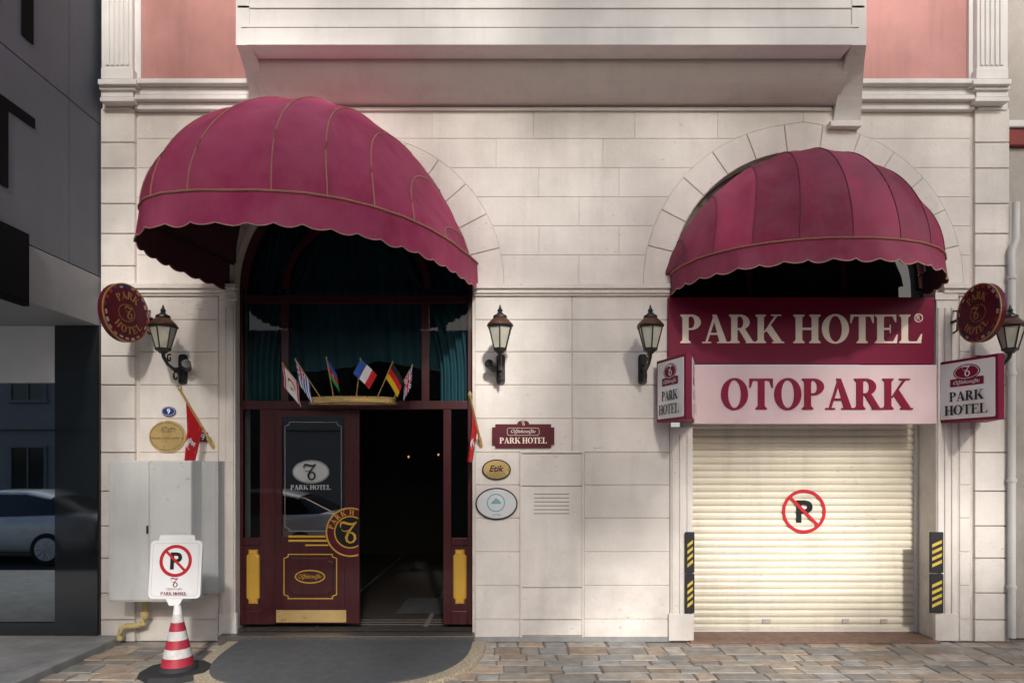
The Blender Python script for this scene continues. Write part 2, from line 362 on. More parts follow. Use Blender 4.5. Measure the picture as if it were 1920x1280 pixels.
def row(z0,z1,bounds,**k):
    for (f,c),(g,e) in zip(bounds[:-1],bounds[1:]):
        A=samples(f,z0,z1,c);B=samples(g,z0,z1,e)
        P=B+list(reversed(A)); Q=[]
        for p in P:
            if not Q or (Vector(p)-Vector(Q[-1])).length>.004: Q.append(p)
        if (Vector(Q[0])-Vector(Q[-1])).length<.004: Q.pop()
        if len(Q)>=3 and max(p[0] for p in Q)-min(p[0] for p in Q)>.03: block(Q,**k)
K=lambda x:(lambda z:x,False)
def arcf(cx,R,sg):
    return (lambda z:cx+sg*math.sqrt(max(0,R*R-(z-ZS)**2)),True)
ys=[533,478.5,424,369.5,315,260.5,206]
for i in range(6):
    z0,z1=wz(ys[i]),wz(ys[i+1]); off=(i%2)
    row(z0,z1,[K(wx(258)),arcf(CX1,RO1,-1)])
    js=[wx(1010),wx(1160)] if off else [wx(1085)]
    if i==4: js=[wx(930),wx(1130)]
    if i==5: js=[wx(810),wx(1000),wx(1190),wx(1345)]
    row(z0,z1,[arcf(CX1,RO1,1)]+[K(j) for j in js]+[arcf(CX2,RO2,-1)])
    row(z0,z1,[arcf(CX2,RO2,1),K(wx(1818))])
for cx,ri,ro,n in((CX1,R1,RO1,13),(CX2,R2,RO2,13)):
    for i in range(n):
        a0=math.pi*i/n;a1=math.pi*(i+1)/n;m_=6
        P=[(cx+ro*math.cos(a0+(a1-a0)*k/m_),ZS+ro*math.sin(a0+(a1-a0)*k/m_)) for k in range(m_+1)]+[(cx+ri*math.cos(a1-(a1-a0)*k/m_),ZS+ri*math.sin(a1-(a1-a0)*k/m_)) for k in range(m_+1)]
        block(P,.018,.003,.005)
yl=[552,600,660,722,785,848,909,971,1034,1097,1160,1201]
LK=dict(pr=.014,g=.0018,ch=.007)
for i in range(11):
    z0,z1=wz(yl[i+1]),wz(yl[i]); z0=max(z0,0)
    row(z0,z1,[K(wx(262)),K(wx(411))],**LK)
    if i<5: row(z0,z1,[K(wx(890)),K(wx(1072)),K(wx(1256))],**LK)
    else: row(z0,z1,[K(wx(890)),K(wx(976))],**LK); row(z0,z1,[K(wx(1094)),K(wx(1256))],**LK)
    row(z0,z1,[K(wx(1797)),K(wx(1818))],**LK)
yq=[206,270,318,384,440,500,552,612,668,722,785,848,920,985,1045,1110,1160,1201]
for i in range(len(yq)-1):
    z0,z1=max(0,wz(yq[i+1])),wz(yq[i])
    for a,b in((192,257),(1823,1889)): row(z0,z1,[K(wx(a)),K(wx(b))],pr=.035,g=.002,ch=.006)
w.obj('wall',hotel)
def jamb(a,b,c,d,df,nr,db=0,cap=None):
    j=M(STONE); j.bp(a,b,c,d,df,db); wd=(b-a)
    for i in range(nr):
        x=a+wd*(i+.5)/nr; j.bp(x-wd/nr*.26,x+wd/nr*.26,c+14,d-18,df+.014,df-.002)
    if cap: j.bp(cap[0],cap[1],1150,1201,.05,0); 
    if cap and cap[2]: j.bp(cap[0],cap[1],548,562,.045,0)
    j.obj('door_jamb',hotel,bevel=.005)
jamb(412,441,562,1190,.03,2,cap=(410,443,1))
jamb(1257,1299,800,1190,.03,3,-.40,cap=(1254,1301,0))
jamb(1756,1795,562,1190,.03,3,cap=(1754,1797,1))
for a,c in((191,441),(886,1258),(1770,1821)):
    b=M(STONE); b.bp(a,c,531,540,.085,0); b.bp(a+1,c-1,540,549,.06,0); b.bp(a+2,c-2,549,554,.04,0); b.obj('band_course',hotel,bevel=.004)
b=M(STONE); b.bp(480,1560,201,207,.035,0); b.obj('band_course',hotel,bevel=.004)
for a,c in((252,500),(1612,1828)):
    u=M(PLAST); u.bp(a,c,147,156,.17,0);u.bp(a,c,156,178,.10,0);u.bp(a,c,178,186,.13,0);u.bp(a,c,186,205,.07,0); u.obj('cornice',hotel,bevel=.006)
for a,c in((250,560),(1520,1832)):
    u=M(PINK); u.add([(wx(a),-.01,wz(160)),(wx(c),-.01,wz(160)),(wx(c),-.01,wz(-300)),(wx(a),-.01,wz(-300))],[(0,1,2,3)]); u.obj('pink_wall_panel',hotel)
for a,c in((186,252),(1828,1894)):
    u=M(PLAST)
    u.bp(a+4,c-4,-300,150,.09,0)
    for i in range(5):
        x=a+10+(c-a-20)*(i+.5)/5; u.bp(x-3.4,x+3.4,-300,122,.105,.088)
    u.bp(a-3,c+3,148,158,.19,0);u.bp(a,c,158,168,.15,0);u.bp(a+3,c-3,168,182,.12,0);u.bp(a+1,c-1,182,190,.15,0)
    u.bp(a+3,c-3,128,148,.12,0); u.bp(a+6,c-4,190,206,.05,0)
    u.obj('fluted_pilaster',hotel,bevel=.006)
for a,c in((252,264),(1817,1829)): u=M(PLAST); u.bp(a,c,-300,147,.04,0); u.obj('panel_trim',hotel,bevel=.004)
# bay
bay=M(PLAST,SOFF)
bay.bp(447,1622,-320,11,.575,0)
bay.bp(446,1620,11,15,.585,.3)
bay.bp(455,1608,15,46,.572,.3)
bay.bp(452,1611,46,51,.595,.3)
bay.bp(463,1598,51,84,.588,.36)
zb=wz(84,.588); xa,xb=wx(498,0),wx(1562,0)
bay.use(SOFF)
def cove(u_,v_):
    a=v_*math.pi/2
    return (xa+(xb-xa)*u_,-.355*math.cos(a)-.0, wz(200)+(zb+.05-wz(200))*(1-(math.sin(a)))**1.0)
bay.grid(cove,1,12)
bay.add([(xa,-.357,zb),(xb,-.357,zb),(xb,-.357,zb+.06),(xa,-.357,zb+.06)],[(0,1,2,3)])
def fin(fi,fo,bi,bo):
    xs=[wx(fi,.6),wx(fo,.6),wx(bi),wx(bo)];t=7.6;zf=zb-.002;z1=wz(232)
    n=8;vi=[];vo=[]
    for k in range(n+1):
        a=k/n; y=-.585*(1-a); z=zf+(z1-zf)*(a**2.0); vi.append((xs[0]+(xs[2]-xs[0])*a,y,z));vo.append((xs[1]+(xs[3]-xs[1])*a,y,z))
    for k in range(n):
        A,B,C,E=vi[k],vi[k+1],vo[k+1],vo[k]
        up=lambda p:(p[0],p[1],t)
        bay.add([A,B,C,E],[(0,1,2,3)]);bay.add([A,B,up(B),up(A)],[(0,1,2,3)]);bay.add([E,C,up(C),up(E)],[(0,1,2,3)])
    bay.add([vi[0],vo[0],(vo[0][0],vo[0][1],t),(vi[0][0],vi[0][1],t)],[(0,1,2,3)])
bay.use(PLAST)
fin(1599,1626,1562,1614); fin(466,441,512,478)
bay.bp(1558,1616,226,236,.10,0)
bay.obj('projecting_bay',hotel)
u=M(PLAST); u.box(wx(440),wx(1640),.01,.3,wz(206),7.6); u.box(XL,XR,.3,.34,TOP+.002,7.6); u.obj('rear_wall',hotel)

# --------------------------------------------- entrance door set
yd=.13
dd=-yd
ent=M(WOOD)
def eb(a,b_,c,d_,df=0,th=.07): ent.bp(a,b_,c,d_,dd+df,dd+df-th)
for a,b_ in((437,455),(527,541),(790,805),(877,890)): eb(a,b_,(560 if a>500 and a<800 else 530),766)
for a,b_ in((437,455),(877,890)): eb(a,b_,766,1170)
eb(455,877,553,568,.01);eb(455,877,751,767,.01)
FE=Fr((CX1,yd,ZS-.02))
for r,t in((px(223),px(16)),(px(142),px(13))):
    ent.ring(FE,0,0,r,r,r-t,r-t,-.07,.004,0,math.pi,40)
eb(487,516,766,1170); eb(831,846,766,1170)
eb(455,487,1008,1022,.005);eb(846,877,1008,1022,.005)
eb(455,487,1145,1170,.005);eb(846,877,1145,1170,.005)
eb(452,490,1022,1146,-.012);eb(845,878,1022,1146,-.012)
entrance=ent.obj('entrance_frame',hotel,bevel=.005)
g=M(WGL); 
for a,b_,c,d_ in((455,877,568,751),(455,487,767,1008),(846,877,767,1008)):
    g.add([W(a,d_,dd-.03),W(b_,d_,dd-.03),W(b_,c,dd-.03),W(a,c,dd-.03)],[(0,1,2,3)])
n=30; g.add([FE.p(0,0.0,-.03)]+[FE.p(px(215)*math.cos(math.pi*i/n),px(215)*math.sin(math.pi*i/n),-.03) for i in range(n+1)],[(0,i+1,i+2) for i in range(n)])
g.obj('window_glass',entrance,recalc=False)
for a in(461,849):
    gd=M(GOLD)
    c=PF(a+13,1081,dd+.0)
    pr=[(-px(9),-px(52)),(px(9),-px(52)),(px(9),-px(44)),(px(13),-px(40)),(px(13),px(40)),(px(9),px(44)),(px(9),px(52)),(-px(9),px(52)),(-px(9),px(44)),(-px(13),px(40)),(-px(13),-px(40)),(-px(9),-px(44))]
    gd.prism(c,pr,-.012,.004,inset(pr,.01)); gd.prism(c,inset(pr,.02),.0035,.008,inset(pr,.028)); gd.obj('gold_panel',entrance)
df=dd+.02
lf=M(WOOD)
def lb(a,b_,c,d_,e=0): lf.bp(a,b_,c,d_,df+e,df-.045)
lb(516,528,768,1168);lb(646,674,768,1168);lb(528,646,768,781);lb(528,646,1004,1168)
PL=PF(582,1080,df)
oct_=lambda a,b_,c:[(-a+c,-b_),(a-c,-b_),(a-c,-b_+c*.6),(a,-b_+c),(a,b_-c),(a-c,b_-c*.6),(a-c,b_),(-a+c,b_),(-a+c,b_-c*.6),(-a,b_-c),(-a,-b_+c),(-a+c,-b_+c*.6)]
lf.prism(PL,oct_(px(44),px(36),px(8)),0,.012,inset(oct_(px(44),px(36),px(8)),.006))
leaf=lf.obj('door',entrance,bevel=.004)
dg=M(GOLD,WHT)
frame_line(dg,PL,oct_(px(51),px(43),px(8)),.010,.003)
dg.ring(PL,0,0,px(29),px(13),px(26.5),px(10.8),.013,.016)
txt(dg,PL,'Oğlakcıoğlu',0,0,px(11),.0145,width=px(44),shear=.4)
# gold disc emblem, cut off by the meeting edge of the door
PE=PF(657,997,df); r_=px(47); cut=px(16)
aa=math.acos(cut/r_)
dg.ring(PE,0,0,r_,r_,r_*.94,r_*.94,0,.004,aa,2*math.pi-aa,36)
ab=math.acos(cut/(r_*.66)); dg.ring(PE,0,0,r_*.66,r_*.66,r_*.61,r_*.61,0,.004,ab,2*math.pi-ab,36)
arc_text(dg,PE,'PARK H',-0,0,r_*.80,r_*.21,124,96,.003)
emblem(dg,PE,-px(2),0,px(40),.003)
for q in((-px(117),-px(10),-px(47),-px(6)),(-px(117),-px(18),-px(44),-px(14)),(-px(85),-px(26),-px(41),-px(23))): dg.flat(PE,rc(*q),.003)
dg.obj('gold_emblem',leaf,recalc=False)
dg=M(BLK)
def disk(R,o):
    a=math.acos(min(1,cut/R)); dg.flat(PE,[(R*math.cos(a+(2*math.pi-2*a)*i/40),R*math.sin(a+(2*math.pi-2*a)*i/40)) for i in range(41)],o)
disk(r_*.61,.0015); dg.use(MARD); disk(r_,.0006)
dg.obj('emblem_disc',leaf,recalc=False)
kp=M(BRASS); kp.bp(518,649,1143,1166,df+.004,df+.0005); kp.obj('kick_plate',leaf)
gg=M(DRG); gg.add([W(528,1004,df-.02),W(646,1004,df-.02),W(646,781,df-.02),W(528,781,df-.02)],[(0,1,2,3)]); gg.obj('door_glass',leaf,recalc=False)
et=M(ETCH); PG_=PF(583,884,df-.015)
et.flat(PG_,ell(0,0,px(33),px(20)),.0); et.ring(PG_,0,0,px(35),px(22),px(34),px(21),0,.001)
serif(et,PG_,'PARK HOTEL',0,-px(34),px(78),px(9),.001)
PQ=PF(587,893,df-.015); frame_line(et,PQ,oct_(px(54),px(104),px(8)),.0035,.0)
et.use(BLK); emblem(et,PG_,0,0,px(30),.002)
et.obj('etched_lettering',leaf,recalc=False)
# interior
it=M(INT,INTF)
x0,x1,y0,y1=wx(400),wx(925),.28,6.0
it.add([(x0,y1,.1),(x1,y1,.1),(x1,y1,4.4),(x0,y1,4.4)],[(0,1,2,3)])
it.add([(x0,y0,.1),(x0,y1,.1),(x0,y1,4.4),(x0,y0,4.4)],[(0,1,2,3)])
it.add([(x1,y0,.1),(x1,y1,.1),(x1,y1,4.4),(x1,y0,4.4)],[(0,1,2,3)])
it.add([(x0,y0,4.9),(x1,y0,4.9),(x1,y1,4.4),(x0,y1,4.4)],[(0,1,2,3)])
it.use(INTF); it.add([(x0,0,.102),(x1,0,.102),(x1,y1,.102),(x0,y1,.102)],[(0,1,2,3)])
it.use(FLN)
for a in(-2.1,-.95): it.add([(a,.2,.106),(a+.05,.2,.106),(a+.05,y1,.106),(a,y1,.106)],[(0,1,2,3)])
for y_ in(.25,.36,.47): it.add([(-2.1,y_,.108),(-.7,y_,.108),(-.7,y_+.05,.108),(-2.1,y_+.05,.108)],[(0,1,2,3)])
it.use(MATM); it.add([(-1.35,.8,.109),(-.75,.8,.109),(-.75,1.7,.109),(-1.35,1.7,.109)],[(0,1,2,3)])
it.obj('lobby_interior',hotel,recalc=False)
for p in((766,856,-3.5),(822,852,-3.5)):
    lb_=M(WARM); lb_.lathe(W(*p),[(.001,-.02),(.013,-.01),(.014,.01),(.001,.02)],10); lb_.obj('lobby_bulb',hotel)
def cur(fn,nu,nv):
    cu=M(CURT); cu.grid(fn,nu,nv); cu.obj('curtain',hotel,smooth=True)
def side(xa,xb,z0,z1,sg,xt):
    def f(u_,v_):
        t=1-v_; k=1-.62*math.sin(min(1,t*1.15)*math.pi/2)**1.5
        a,b_=(xa,xa+(xb-xa)*k) if sg<0 else (xb-(xb-xa)*k,xb)
        return (a+(b_-a)*u_,.33+.035*math.sin(u_*44+v_*1.5),z0+(z1-z0)*v_)
    cur(f,130,24)
side(wx(425),wx(640),wz(760),wz(300),-1,0); side(wx(665),wx(915),wz(760),wz(300),1,0)
def val(u_,v_):
    z0=wz(665)-.12*abs(math.sin(u_*math.pi*1.5+.5))
    return (wx(425)+(wx(915)-wx(425))*u_,.42+.03*math.sin(u_*90+v_*4),z0+(wz(300)-z0)*v_)
cur(val,150,12)
st=M(STM); st.box(wx(420),wx(890),-.16,.02,0,.092); st.obj('door_step',hotel,bevel=.006)

# --------------------------------------------- garage
YS=.33; ds=-YS
sh=M(SHUT)
xs0,xs1=wx(1290),CX2+R2-.002; z0,z1=.03,wz(760); n=int((z1-z0)/.074)
prof=[]
for i in range(n):
    b0=z0+(z1-z0)*i/n;hh=(z1-z0)/n
    for t,o in((0,0),(.06,.008),(.3,.014),(.6,.014),(.86,.007),(.93,-.004)): prof.append((b0+hh*t,o))
for i in range(len(prof)-1):
    (a,o),(c,p_)=prof[i],prof[i+1]
    sh.add([(xs0,YS-o,a),(xs1,YS-o,a),(xs1,YS-p_,c),(xs0,YS-p_,c)],[(0,1,2,3)])
shutter=sh.obj('roller_shutter',hotel,recalc=False)
for q in((xs0,xs0+.05,YS-.05,YS+.02,0,z1),(xs1-.03,xs1,YS-.05,YS+.02,0,z1)):
    rl=M(CABW); rl.box(*q); rl.obj('guide_rail',shutter,bevel=.004)
rl=M(CABW); rl.box(xs0+.052,xs1-.032,YS-.025,YS+.01,.0,.035); rl.obj('bottom_bar',shutter,bevel=.004)
npf=Fr((wx(1506,ds),YS-.018,wz(958,ds)))
ns=M(RED,BLK); qq=(D+YS)/D/S
ns.ring(npf,0,0,41*qq,41*qq,35*qq,35*qq,0,.002,n=48)
a=math.radians(-45);c_,s_=math.cos(a),math.sin(a)
def slash(m,F,cy,L_,t_,o):
    m.flat(F,[(-L_*c_+t_*s_,cy-L_*s_-t_*c_),(L_*c_+t_*s_,cy+L_*s_-t_*c_),(L_*c_-t_*s_,cy+L_*s_+t_*c_),(-L_*c_-t_*s_,cy-L_*s_+t_*c_)],o)
ns.use(BLK); txt(ns,npf,'P',1*qq,0,42*qq,.0005,width=31*qq,bold=.03)
ns.use(RED); slash(ns,npf,0,36*qq,3*qq,.004)
ns.obj('no_parking_marking',shutter,recalc=False)
for q in((1430,1445),(1580,1592),(1652,1664)): stk=M(MUTED); stk.bp(q[0],q[1],1160,1167,ds+.028,ds+.020); stk.obj('sticker',shutter)
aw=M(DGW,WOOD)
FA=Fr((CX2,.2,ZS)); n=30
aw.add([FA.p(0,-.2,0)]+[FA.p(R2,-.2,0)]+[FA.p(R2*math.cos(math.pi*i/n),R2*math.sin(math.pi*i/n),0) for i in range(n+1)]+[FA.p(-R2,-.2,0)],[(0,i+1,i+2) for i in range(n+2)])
aw.use(WOOD); aw.ring(FA,0,0,R2,R2,R2-.07,R2-.07,0,.04,0,math.pi)
for x in(-.5,.5): aw.box(CX2+x-.03,CX2+x+.03,.15,.198,ZS-.2,ZS+1.1)
aw.obj('arched_window',hotel,recalc=False)
th=M(BRKR); th.box(wx(1290),CX2+R2-.003,-.10,.36,0,.022); th.obj('garage_threshold',hotel,bevel=.003)
th=M(CONC); th.box(wx(886),wx(1256),-.03,.0,0,.05); th.obj('plinth',hotel,bevel=.003)
wc=M(STONE,VENT)
for a,b_ in((851,910),(912,1100),(1102,1160),(1162,1190)): wc.bp(979,1091,a,b_,.02,0)
wc.use(VENT)
for i in range(6): wc.bp(1001,1067,925+i*7.3,926.6+i*7.3,.0215,.0195)
wc.obj('meter_cabinet_door',hotel,bevel=.003)
wf=M(STONE); wf.bp(975,979,848,1194,.03,0);wf.bp(1091,1095,848,1194,.03,0);wf.bp(975,1095,845,849,.032,0); wf.obj('cabinet_trim',hotel,bevel=.003)

# ============================================================ AWNINGS
FRIM=mat('faded_brown_cord',(.32,.12,.08),.6,var=.3,scale=40)
HEM=mat('pale_hem_cord',(.46,.24,.20),.6,var=.3,scale=40)
def awning(name,label,cx,a,arch,p,pf,h,zr,vh,shear,n,nr,fab,nscal,cord,ex0,ex1,fan):
    T=thing(name,label,'awning',(cx,0,zr),'burgundy dome awnings over the arches')
    def rim(t):
        c=math.cos(t);s=max(0,math.sin(t)); return (math.copysign(abs(c)**(2/n),c),s**(2/n))
    def P(t,f,off=0):
        k=(t/math.pi*nr)%1
        sf=math.sin(f);cf=math.cos(f); e=sf**1.6
        t=t+fan*math.sin(2*t)*e
        u_,v_=rim(t); c=math.cos(t);s=max(0,math.sin(t))
        sag=1-.018*math.sin(math.pi*k)**2*math.sin(2*f)+.0028*math.sin(f*17+t*31)*math.sin(math.pi*k)
        A=a*(1-e)+arch*e
        X=cx+(A+off)*(u_*(1-e)+c*e)*sag - shear*v_*cf
        return Vector((X,-(p+off)*v_*cf*sag-.025,zr+(h+off)*s**(ex0+ex1*c)*sf*sag))
    nt=nr*8
    m=M(fab); 
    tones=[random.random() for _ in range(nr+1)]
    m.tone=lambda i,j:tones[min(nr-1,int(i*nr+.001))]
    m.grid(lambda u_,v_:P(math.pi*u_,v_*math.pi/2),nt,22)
    m.obj('canopy',T,smooth=True)
    m=M(INSHADE); m.grid(lambda u_,v_:P(math.pi*u_,v_*math.pi/2,-.02),nt,18); m.obj('painted_shade_skin',T,smooth=True)  # added inner skin, its dark colour paints the shade inside the dome
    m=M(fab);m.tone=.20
    fl_=pf-p; 
    sl=[0];N=400
    pts=[P(math.pi*i/N,0) for i in range(N+1)]
    for i in range(N): sl.append(sl[-1]+(pts[i+1]-pts[i]).length)
    def V(u_,v_,off=0):
        i=min(N-1,int(u_*N));f=u_*N-i;q=pts[i].lerp(pts[i+1],f); s=sl[i]+(sl[i+1]-sl[i])*f; s/=sl[-1]
        t=math.pi*u_; r_,w_=rim(t)
        sc_=abs(math.sin(math.pi*s*nscal))**.8
        L=vh*v_+.030*sc_*v_
        wv=(.012*math.sin(2*math.pi*s*nscal*.5)+.010*math.sin(s*61))*v_
        return Vector((q.x+(fl_*.15*r_)*v_+off*r_,q.y-(fl_*w_)*v_-wv-off*w_,q.z-L))
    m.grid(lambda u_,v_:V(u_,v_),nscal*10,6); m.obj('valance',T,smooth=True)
    m=M(INSHADE); m.grid(lambda u_,v_:V(u_,v_*.99,-.012),nscal*10,4); m.obj('valance_shade_skin',T,smooth=True)  # dark skin behind the valance, shade painted the same way
    for i in range(1,nr):
        m=M(cord); t=math.pi*i/nr
        m.tube([P(t,math.pi/2*k/24,.003) for k in range(25)],.0065 if cord is PIPE else .005,6); m.obj('seam_piping',T,smooth=True)
    m=M(PIPE if cord is PIPE else FRIM); m.tube([P(math.pi*k/90,0,.006) for k in range(91)],.010,6); m.obj('rim_piping',T,smooth=True)
    m=M(HEM); m.tube([V(k/(nscal*8),1,.002) for k in range(nscal*8+1)],.0055,5); m.obj('hem_piping',T,smooth=True)
    for i in range(2,nr-1,2):
        m=M(IRON); t=math.pi*i/nr; m.tube([P(t,math.pi/2*k/12,-.045) for k in range(13)],.012,6); m.obj('support_hoop',T,smooth=True)
    m=M(IRON); m.tube([P(math.pi*k/50,0,-.05)+Vector((0,0,-.01)) for k in range(51)],.013,6); m.obj('rim_hoop',T,smooth=True)
    return T
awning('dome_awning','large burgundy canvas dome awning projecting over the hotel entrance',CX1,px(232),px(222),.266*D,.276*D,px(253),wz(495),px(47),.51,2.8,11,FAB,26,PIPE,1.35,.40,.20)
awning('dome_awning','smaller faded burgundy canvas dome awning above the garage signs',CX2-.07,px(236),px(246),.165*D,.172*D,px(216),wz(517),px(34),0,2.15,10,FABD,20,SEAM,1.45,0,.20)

# ============================================================ MAIN SIGNS
T=thing('hotel_sign','wide maroon sign board with raised cream serif lettering','sign',W(1503,683,.05))
m=M(MAR); m.bp(1253,1752,557,682,.06,.0); m.obj('sign_board',T,bevel=.004)
F=PF(1500,617,.06)
serif_letters(T,CRM,F,'PARK',-px(127),-px(26),px(192),px(53),0,.006)
serif_letters(T,CRM,F,'HOTEL',px(107),-px(26),px(240),px(53),0,.006)
m=M(CRM); F2=PF(1722,596,.06); m.ring(F2,0,0,px(8),px(8),px(6.5),px(6.5),0,.006,n=20); txt(m,F2,'R',0,0,px(9),.004)
m.obj('registered_mark',T)
T=thing('parking_sign','long pale pink sign board with raised crimson serif lettering','sign',W(1528,795,.1))
m=M(PNK); m.bp(1300,1756,684,794,.10,.0); m.obj('sign_board',T,bevel=.004)
F=PF(1530,739,.10); serif_letters(T,CRIM,F,'OTOPARK',0,-px(28),px(354),px(57),0,.012)

def lightbox(xl,xr,yl_,label):
    x0,x1=wx(xl),wx(xr); xf=(wx(xl)+wx(xr))/2+.0; dF=.62; zt=wz(680);zb_=wz(793)
    T=thing('projecting_sign',label,'sign',(xf,0,zb_),'white and maroon wedge sign boxes')
    pl=[(x0,-yl_),(xf-.03,-dF),(xf+.03,-dF),(x1,-.10)]
    m=M(MAR)
    m.add([(a,b_,zb_) for a,b_ in pl]+[(a,b_,zt) for a,b_ in pl],[(0,1,5,4),(1,2,6,5),(2,3,7,6),(3,0,4,7),(0,3,2,1),(4,5,6,7)])
    m.obj('sign_box',T,bevel=.008)
    for A,B in((pl[0],pl[1]),(pl[2],pl[3])):
        m=M(WHT,MAR,BLK)
        A3=Vector((A[0],A[1],0));B3=Vector((B[0],B[1],0)); mid=(A3+B3)/2; mid.z=(zt+zb_)/2; L=(B3-A3).length
        F=Fr(mid,(B3-A3)); hw=L/2-.03; hh=(zt-zb_)/2-.03
        m.use(WHT); m.prism(F,rrect(-hw,-hh,hw,hh,.015),0,.004)
        m.use(MAR); m.flat(F,ell(0,hh*.62,hw*.50,hh*.27),.006)
        m.flat(F,rrect(-hw*.62,hh*.14,hw*.62,hh*.42,.01),.006)
        m.use(WHT); emblem(m,F,0,hh*.66,hh*.38,.0075); m.ring(F,0,hh*.62,hw*.45,hh*.23,hw*.43,hh*.215,.0068,.0078)
        txt(m,F,'Oğlakcıoğlu',0,hh*.27,hh*.17,.0078,width=hw*.98,shear=.4)
        m.use(BLK); serif(m,F,'PARK',0,-hh*.38,hw*1.30,hh*.34,.0055); serif(m,F,'HOTEL',0,-hh*.86,hw*1.62,hh*.34,.0055)
        m.obj('sign_face',T,recalc=False)
    m=M(IRON); m.tube([((x0+x1)/2,-.0,(zt+zb_)/2),((x0+x1)/2,-.14,(zt+zb_)/2)],.03,8); m.obj('mounting_arm',T)
lightbox(1227,1297,.10,'wedge-shaped white and maroon sign box beside the pink parking sign')
lightbox(1757,1836,.02,'wedge-shaped white and maroon sign box near the round sign')

def disc(X,d,Z,ang,side,wallx,label):
    T=thing('round_hanging_sign',label,'sign',(X,-d,Z-.29),'round maroon blade signs on the facade')
    a=math.radians(ang)
    u_=(math.sin(a),math.cos(a),0) if side<0 else (math.sin(a),-math.cos(a),0)
    F=Fr((X,-d,Z),u_); r=.282
    m=M(MARD); m.prism(F,ell(0,0,r,r,48),-.03,.03); m.obj('sign_disc',T,smooth=False)
    m=M(GOLD2); m.ring(F,0,0,r+.003,r+.003,r-.010,r-.010,.022,.033,n=48); m.obj('rim',T)
    m=M(MUTED,MUTR,GOLD2)
    for i in range(22):
        a0=2*math.pi*i/22+.06;a1=2*math.pi*(i+1)/22-.06
        for (ra,rb) in ((.95,.91),(.91,.85)):
            m.use([MUTED,MUTR,MUTED,MUTR,BLU][random.randrange(5)])
            m.flat(F,[(r*ra*math.cos(a0),r*ra*math.sin(a0)),(r*ra*math.cos(a1),r*ra*math.sin(a1)),(r*rb*math.cos(a1),r*rb*math.sin(a1)),(r*rb*math.cos(a0),r*rb*math.sin(a0))],.0312)
    m.use(GOLD2)
    m.ring(F,0,0,r*.36,r*.30,r*.34,r*.28,.0312,.0325)
    arc_text(m,F,'PARK',0,0,r*.60,r*.25,90,95,.0312); arc_text(m,F,'HOTEL',0,0,r*.60,r*.25,270,112,.0312,flip=True); emblem(m,F,0,0,r*.42,.0312)
    m.obj('lettering',T,recalc=False)
    m=M(IRON)
    q=Vector((wallx,-.0,Z)); e=F.p(r*.98 if side<0 else -r*.98,0,0)
    m.tube([q,e],.016,8); m.lathe(q+Vector((0,-.001,0)),[(.001,-.03),(.05,-.028),(.06,0)],16,ax='y')
    m.tube([q+Vector((0,-.02,-.12)),q+Vector((0,-.10,-.10)),q.lerp(e,.75)],.01,6);m.tube([q+Vector((0,-.02,.12)),q+Vector((0,-.10,.10)),q.lerp(e,.75)],.01,6)
    m.obj('bracket',T,smooth=True)
disc(-3.78,.45,wz(587,.45),14,-1,-3.76,'round maroon blade sign with gold lettering beside grey building')
disc(4.57,.45,wz(587,.45),4,1,4.57,'round maroon blade sign with gold lettering beside the drainpipe')

# ============================================================ LANTERNS
def lantern(pxx,label,flood):
    p=W(pxx,690,0); X,Z=p.x,p.z
    T=thing('wall_lantern',label,'lamp',(X,0,Z),'black iron wall lanterns along the facade')
    m=M(IRON)
    m.prism(Fr((X,0,Z)),rrect(-.045,-.17,.045,.14,.03),0,.03); m.prism(Fr((X,-.03,Z)),rrect(-.03,-.13,.03,.10,.025),0,.02)
    arm=[(X,-.04,Z+.02),(X,-.12,Z-.03),(X,-.22,Z-.04),(X,-.33,Z-.01),(X,-.41,Z+.05),(X,-.42,Z+.10)]
    m.tube(arm,[.018,.02,.018,.016,.018,.022],8)
    sc_=[(X,-.04+-.0-.13+.07*math.cos(t/10*5.2)*(1-t/16),Z-.11+.065*math.sin(t/10*5.2)*(1-t/16)) for t in range(13)]
    m.tube(sc_,.011,6)
    sc_=[(X,-.30+.05*math.cos(t/10*5+1)*(1-t/18),Z+.055+.045*math.sin(t/10*5+1)*(1-t/18)) for t in range(13)]
    m.tube(sc_,.009,6)
    m.obj('bracket',T,smooth=True)
    c=Vector((X,-.42,Z))
    m=M(LGL); m.lathe(c,[(.062,.135),(.118,.335)],6,rot=math.pi/6); m.obj('lamp_glass',T)
    m=M(IRON)
    m.lathe(c,[(.01,.08),(.035,.085),(.045,.10),(.072,.115),(.075,.135),(.04,.136)],6,rot=math.pi/6)
    for k in range(6):
        a=math.pi/6+k*math.pi/3; m.tube([c+Vector((.065*math.cos(a),.065*math.sin(a),.13)),c+Vector((.122*math.cos(a),.122*math.sin(a),.34))],.007,5)
    m.lathe(c,[(.10,.333),(.134,.335),(.14,.35),(.13,.356)],6,rot=math.pi/6)
    m.lathe(c,[(.062,.43),(.07,.435),(.066,.452),(.035,.47),(.02,.49),(.028,.505),(.016,.52),(.004,.56)],12)
    m.obj('lamp_frame',T)
    m=M(COPP); m.lathe(c,[(.132,.354),(.125,.37),(.10,.395),(.075,.42),(.06,.436)],24); m.obj('lamp_cap',T,smooth=True)
    if flood:
        m=M(IRON); s=flood
        m.tube([(X,-.03,Z-.02),(X+s*.09,-.12,Z-.0)],.01,6)
        m.tube([(X+s*.07,-.08,Z-.01),(X+s*.12,-.20,Z+.02)],[.045,.045],12)
        m.obj('small_spotlight',T,smooth=True)
lantern(345,'black iron wall lantern with copper cap beside the round sign',1)
lantern(939,'black iron wall lantern with copper cap next to the entrance',-1)
lantern(1204,'black iron wall lantern with copper cap next to the garage',0)
lantern(1838,'black iron wall lantern with copper cap at building corner',0)

